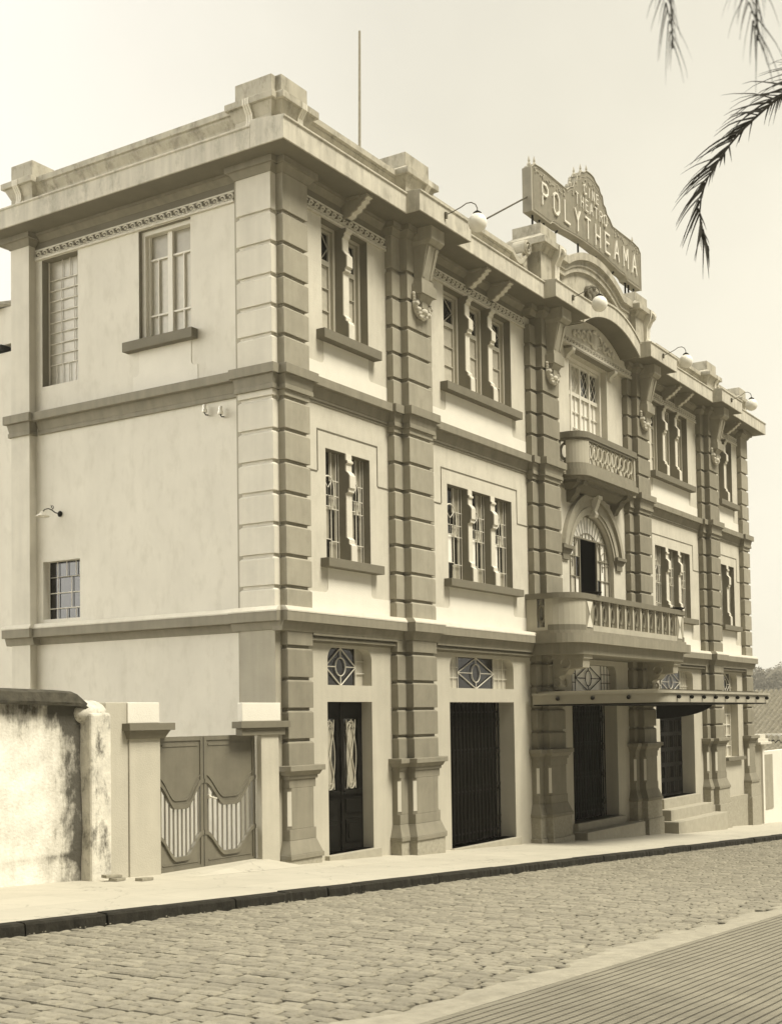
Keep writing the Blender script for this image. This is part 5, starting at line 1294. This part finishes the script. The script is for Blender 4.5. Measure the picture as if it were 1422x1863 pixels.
# ------------------------------------------------------------------ palm whose fronds hang in at the top right
PT = thing('palm_tree', 'palm tree on the near pavement, dark feathery fronds hanging into view', 'palm', (-9.2, -12.9, G(-9.2)-.1))
base = Vector((-9.2, -12.9, G(-9.2)-.1))
mb = MB(); mb.tube([(0,0,0),(.06,.0,2.5),(.0,.05,5.2),(-.05,.1,7.3)], [.24,.19,.17,.15], 10); mb.build('trunk', 'bark', PT)
def frond(pts, seed, ll, dens=70, width=.011, nrm=None, start=.1, tipcut=.55, asym=(1, 1), droop=.5):
    rnd = random.Random(seed); P_ = [Vector(p)-base for p in pts]
    L = [0]
    for i in range(1, len(P_)): L.append(L[-1]+(P_[i]-P_[i-1]).length)
    def at(s):
        s = max(0, min(L[-1], s))
        for i in range(1, len(L)):
            if s <= L[i]: q = (s-L[i-1])/(L[i]-L[i-1]+1e-9); return P_[i-1].lerp(P_[i], q)
        return P_[-1]
    mb = MB(); n = 24; mb.tube([at(L[-1]*k/n) for k in range(n+1)], [.016*(1-k/n)+.003 for k in range(n+1)], 6)
    down = Vector((0,0,-1)); N = Vector(nrm).normalized() if nrm else None
    for k in range(dens):
        s = L[-1]*(start+(1-start)*k/dens)+rnd.uniform(-.01,.01); p = at(s); d = (at(s+.06)-at(s-.06)).normalized()
        side = d.cross(N if N else down)
        if side.length < .05: side = Vector((1,0,0))
        side.normalize(); up_ = side.cross(d)
        t_ = k/dens; length = ll*(1-tipcut*t_**1.5)
        for sg in (-1, 1):
            am = asym[0] if sg < 0 else asym[1]
            if rnd.random() > min(1, am*1.3): continue
            lg = length*am*rnd.choice((1, .85, .6, .95))*rnd.uniform(.8,1.1)
            dirn = (d*rnd.uniform(.3,.8)*(1+1.6*t_)+side*sg*rnd.uniform(.6,1.0)*(1-.5*t_)+up_*rnd.uniform(-.45,.45)).normalized()
            q = [p.copy()]; cur = p.copy(); dd = dirn.copy()
            for j in range(5):
                dd = (dd+down*droop*.09*(j+.5)*rnd.uniform(.2,1.6)).normalized(); cur = cur+dd*lg/5; q.append(cur.copy())
            wdt = width*rnd.uniform(.6,1.2); wv = dd.cross(N if N else side).normalized()
            vs = []; fs = []
            for j, c in enumerate(q):
                ww = wdt*(1-.9*(j/5)); vs += [c+wv*ww, c-wv*ww]
            for j in range(5): fs.append((2*j, 2*j+1, 2*j+3, 2*j+2))
            mb.add(vs, fs)
    mb.build('frond', 'palm', PT)
crown_c = (-9.25, -12.8, 7.15)
view = (.84, .54, .04)
main = [crown_c, (-9.6,-12.4,7.18), (-9.9,-12.15,6.98),(-10.084,-11.976,6.707),(-10.225,-11.741,6.496),(-10.282,-11.644,6.408),(-10.34,-11.547,6.305),(-10.388,-11.465,6.213),(-10.415,-11.415,6.12),(-10.449,-11.357,6.038),(-10.479,-11.3,5.918),(-10.491,-11.272,5.797),(-10.467,-11.295,5.609),(-10.445,-11.32,5.52)]
frond(main, 1, .50, dens=95, width=.008, nrm=view, start=.22, asym=(1, .4), tipcut=.5)
frond([crown_c, (-11.0,-12.5,8.2), (-12.4,-12.3,7.5), (-14.238,-12.498,5.4), (-14.414,-12.495,4.856), (-14.398,-12.51,4.70)], 8, .26, dens=46, width=.0026, nrm=view, start=.80, asym=(.9,.9), droop=.9, tipcut=.2)
frond([crown_c, (-10.8,-12.75,8.0), (-12.2,-12.6,7.4), (-14.118,-12.746,5.32), (-14.274,-12.715,4.856), (-14.254,-12.738,4.72)], 9, .30, dens=60, width=.0028, nrm=view, start=.78, asym=(1,1), droop=.9, tipcut=.2)
frond([crown_c, (-9.35,-12.35,6.9), (-9.5,-12.0,6.2), (-9.62,-11.9,5.6)], 12, .40, dens=50, width=.006, nrm=view, start=.2, asym=(.7,.7), droop=1)
for k, (az, rise, reach) in enumerate([(-40,.5,1.8),(-75,.45,1.9),(-110,.3,1.8),(15,.45,1.9)]):
    a = R(az); pts = []
    for j in range(9):
        q = j/8; rr_ = reach*q; pts.append((crown_c[0]+rr_*math.cos(a), crown_c[1]+rr_*math.sin(a), crown_c[2]+rise*math.sin(math.pi*q*.75)*1.4-1.0*q*q))
    frond(pts, 30+k, .42, dens=50, width=.009)

# ------------------------------------------------------------------ thin haze in the air
HZ = 0.0007
mb = MB(); mb.box(-430, 430, -430, 430, -16, 24); hz = mb.build('haze', 'earth'); hz['kind'] = 'stuff'
hm = bpy.data.materials.new('haze_air'); hm.use_nodes = True; hm.node_tree.nodes.clear()
ho = hm.node_tree.nodes.new('ShaderNodeOutputMaterial'); hv = hm.node_tree.nodes.new('ShaderNodeVolumePrincipled')
hv.inputs['Density'].default_value = HZ; hv.inputs['Color'].default_value = (1, .96, .84, 1); hv.inputs['Anisotropy'].default_value = .3
hm.node_tree.links.new(hv.outputs[0], ho.inputs['Volume']); hz.data.materials.clear(); hz.data.materials.append(hm)
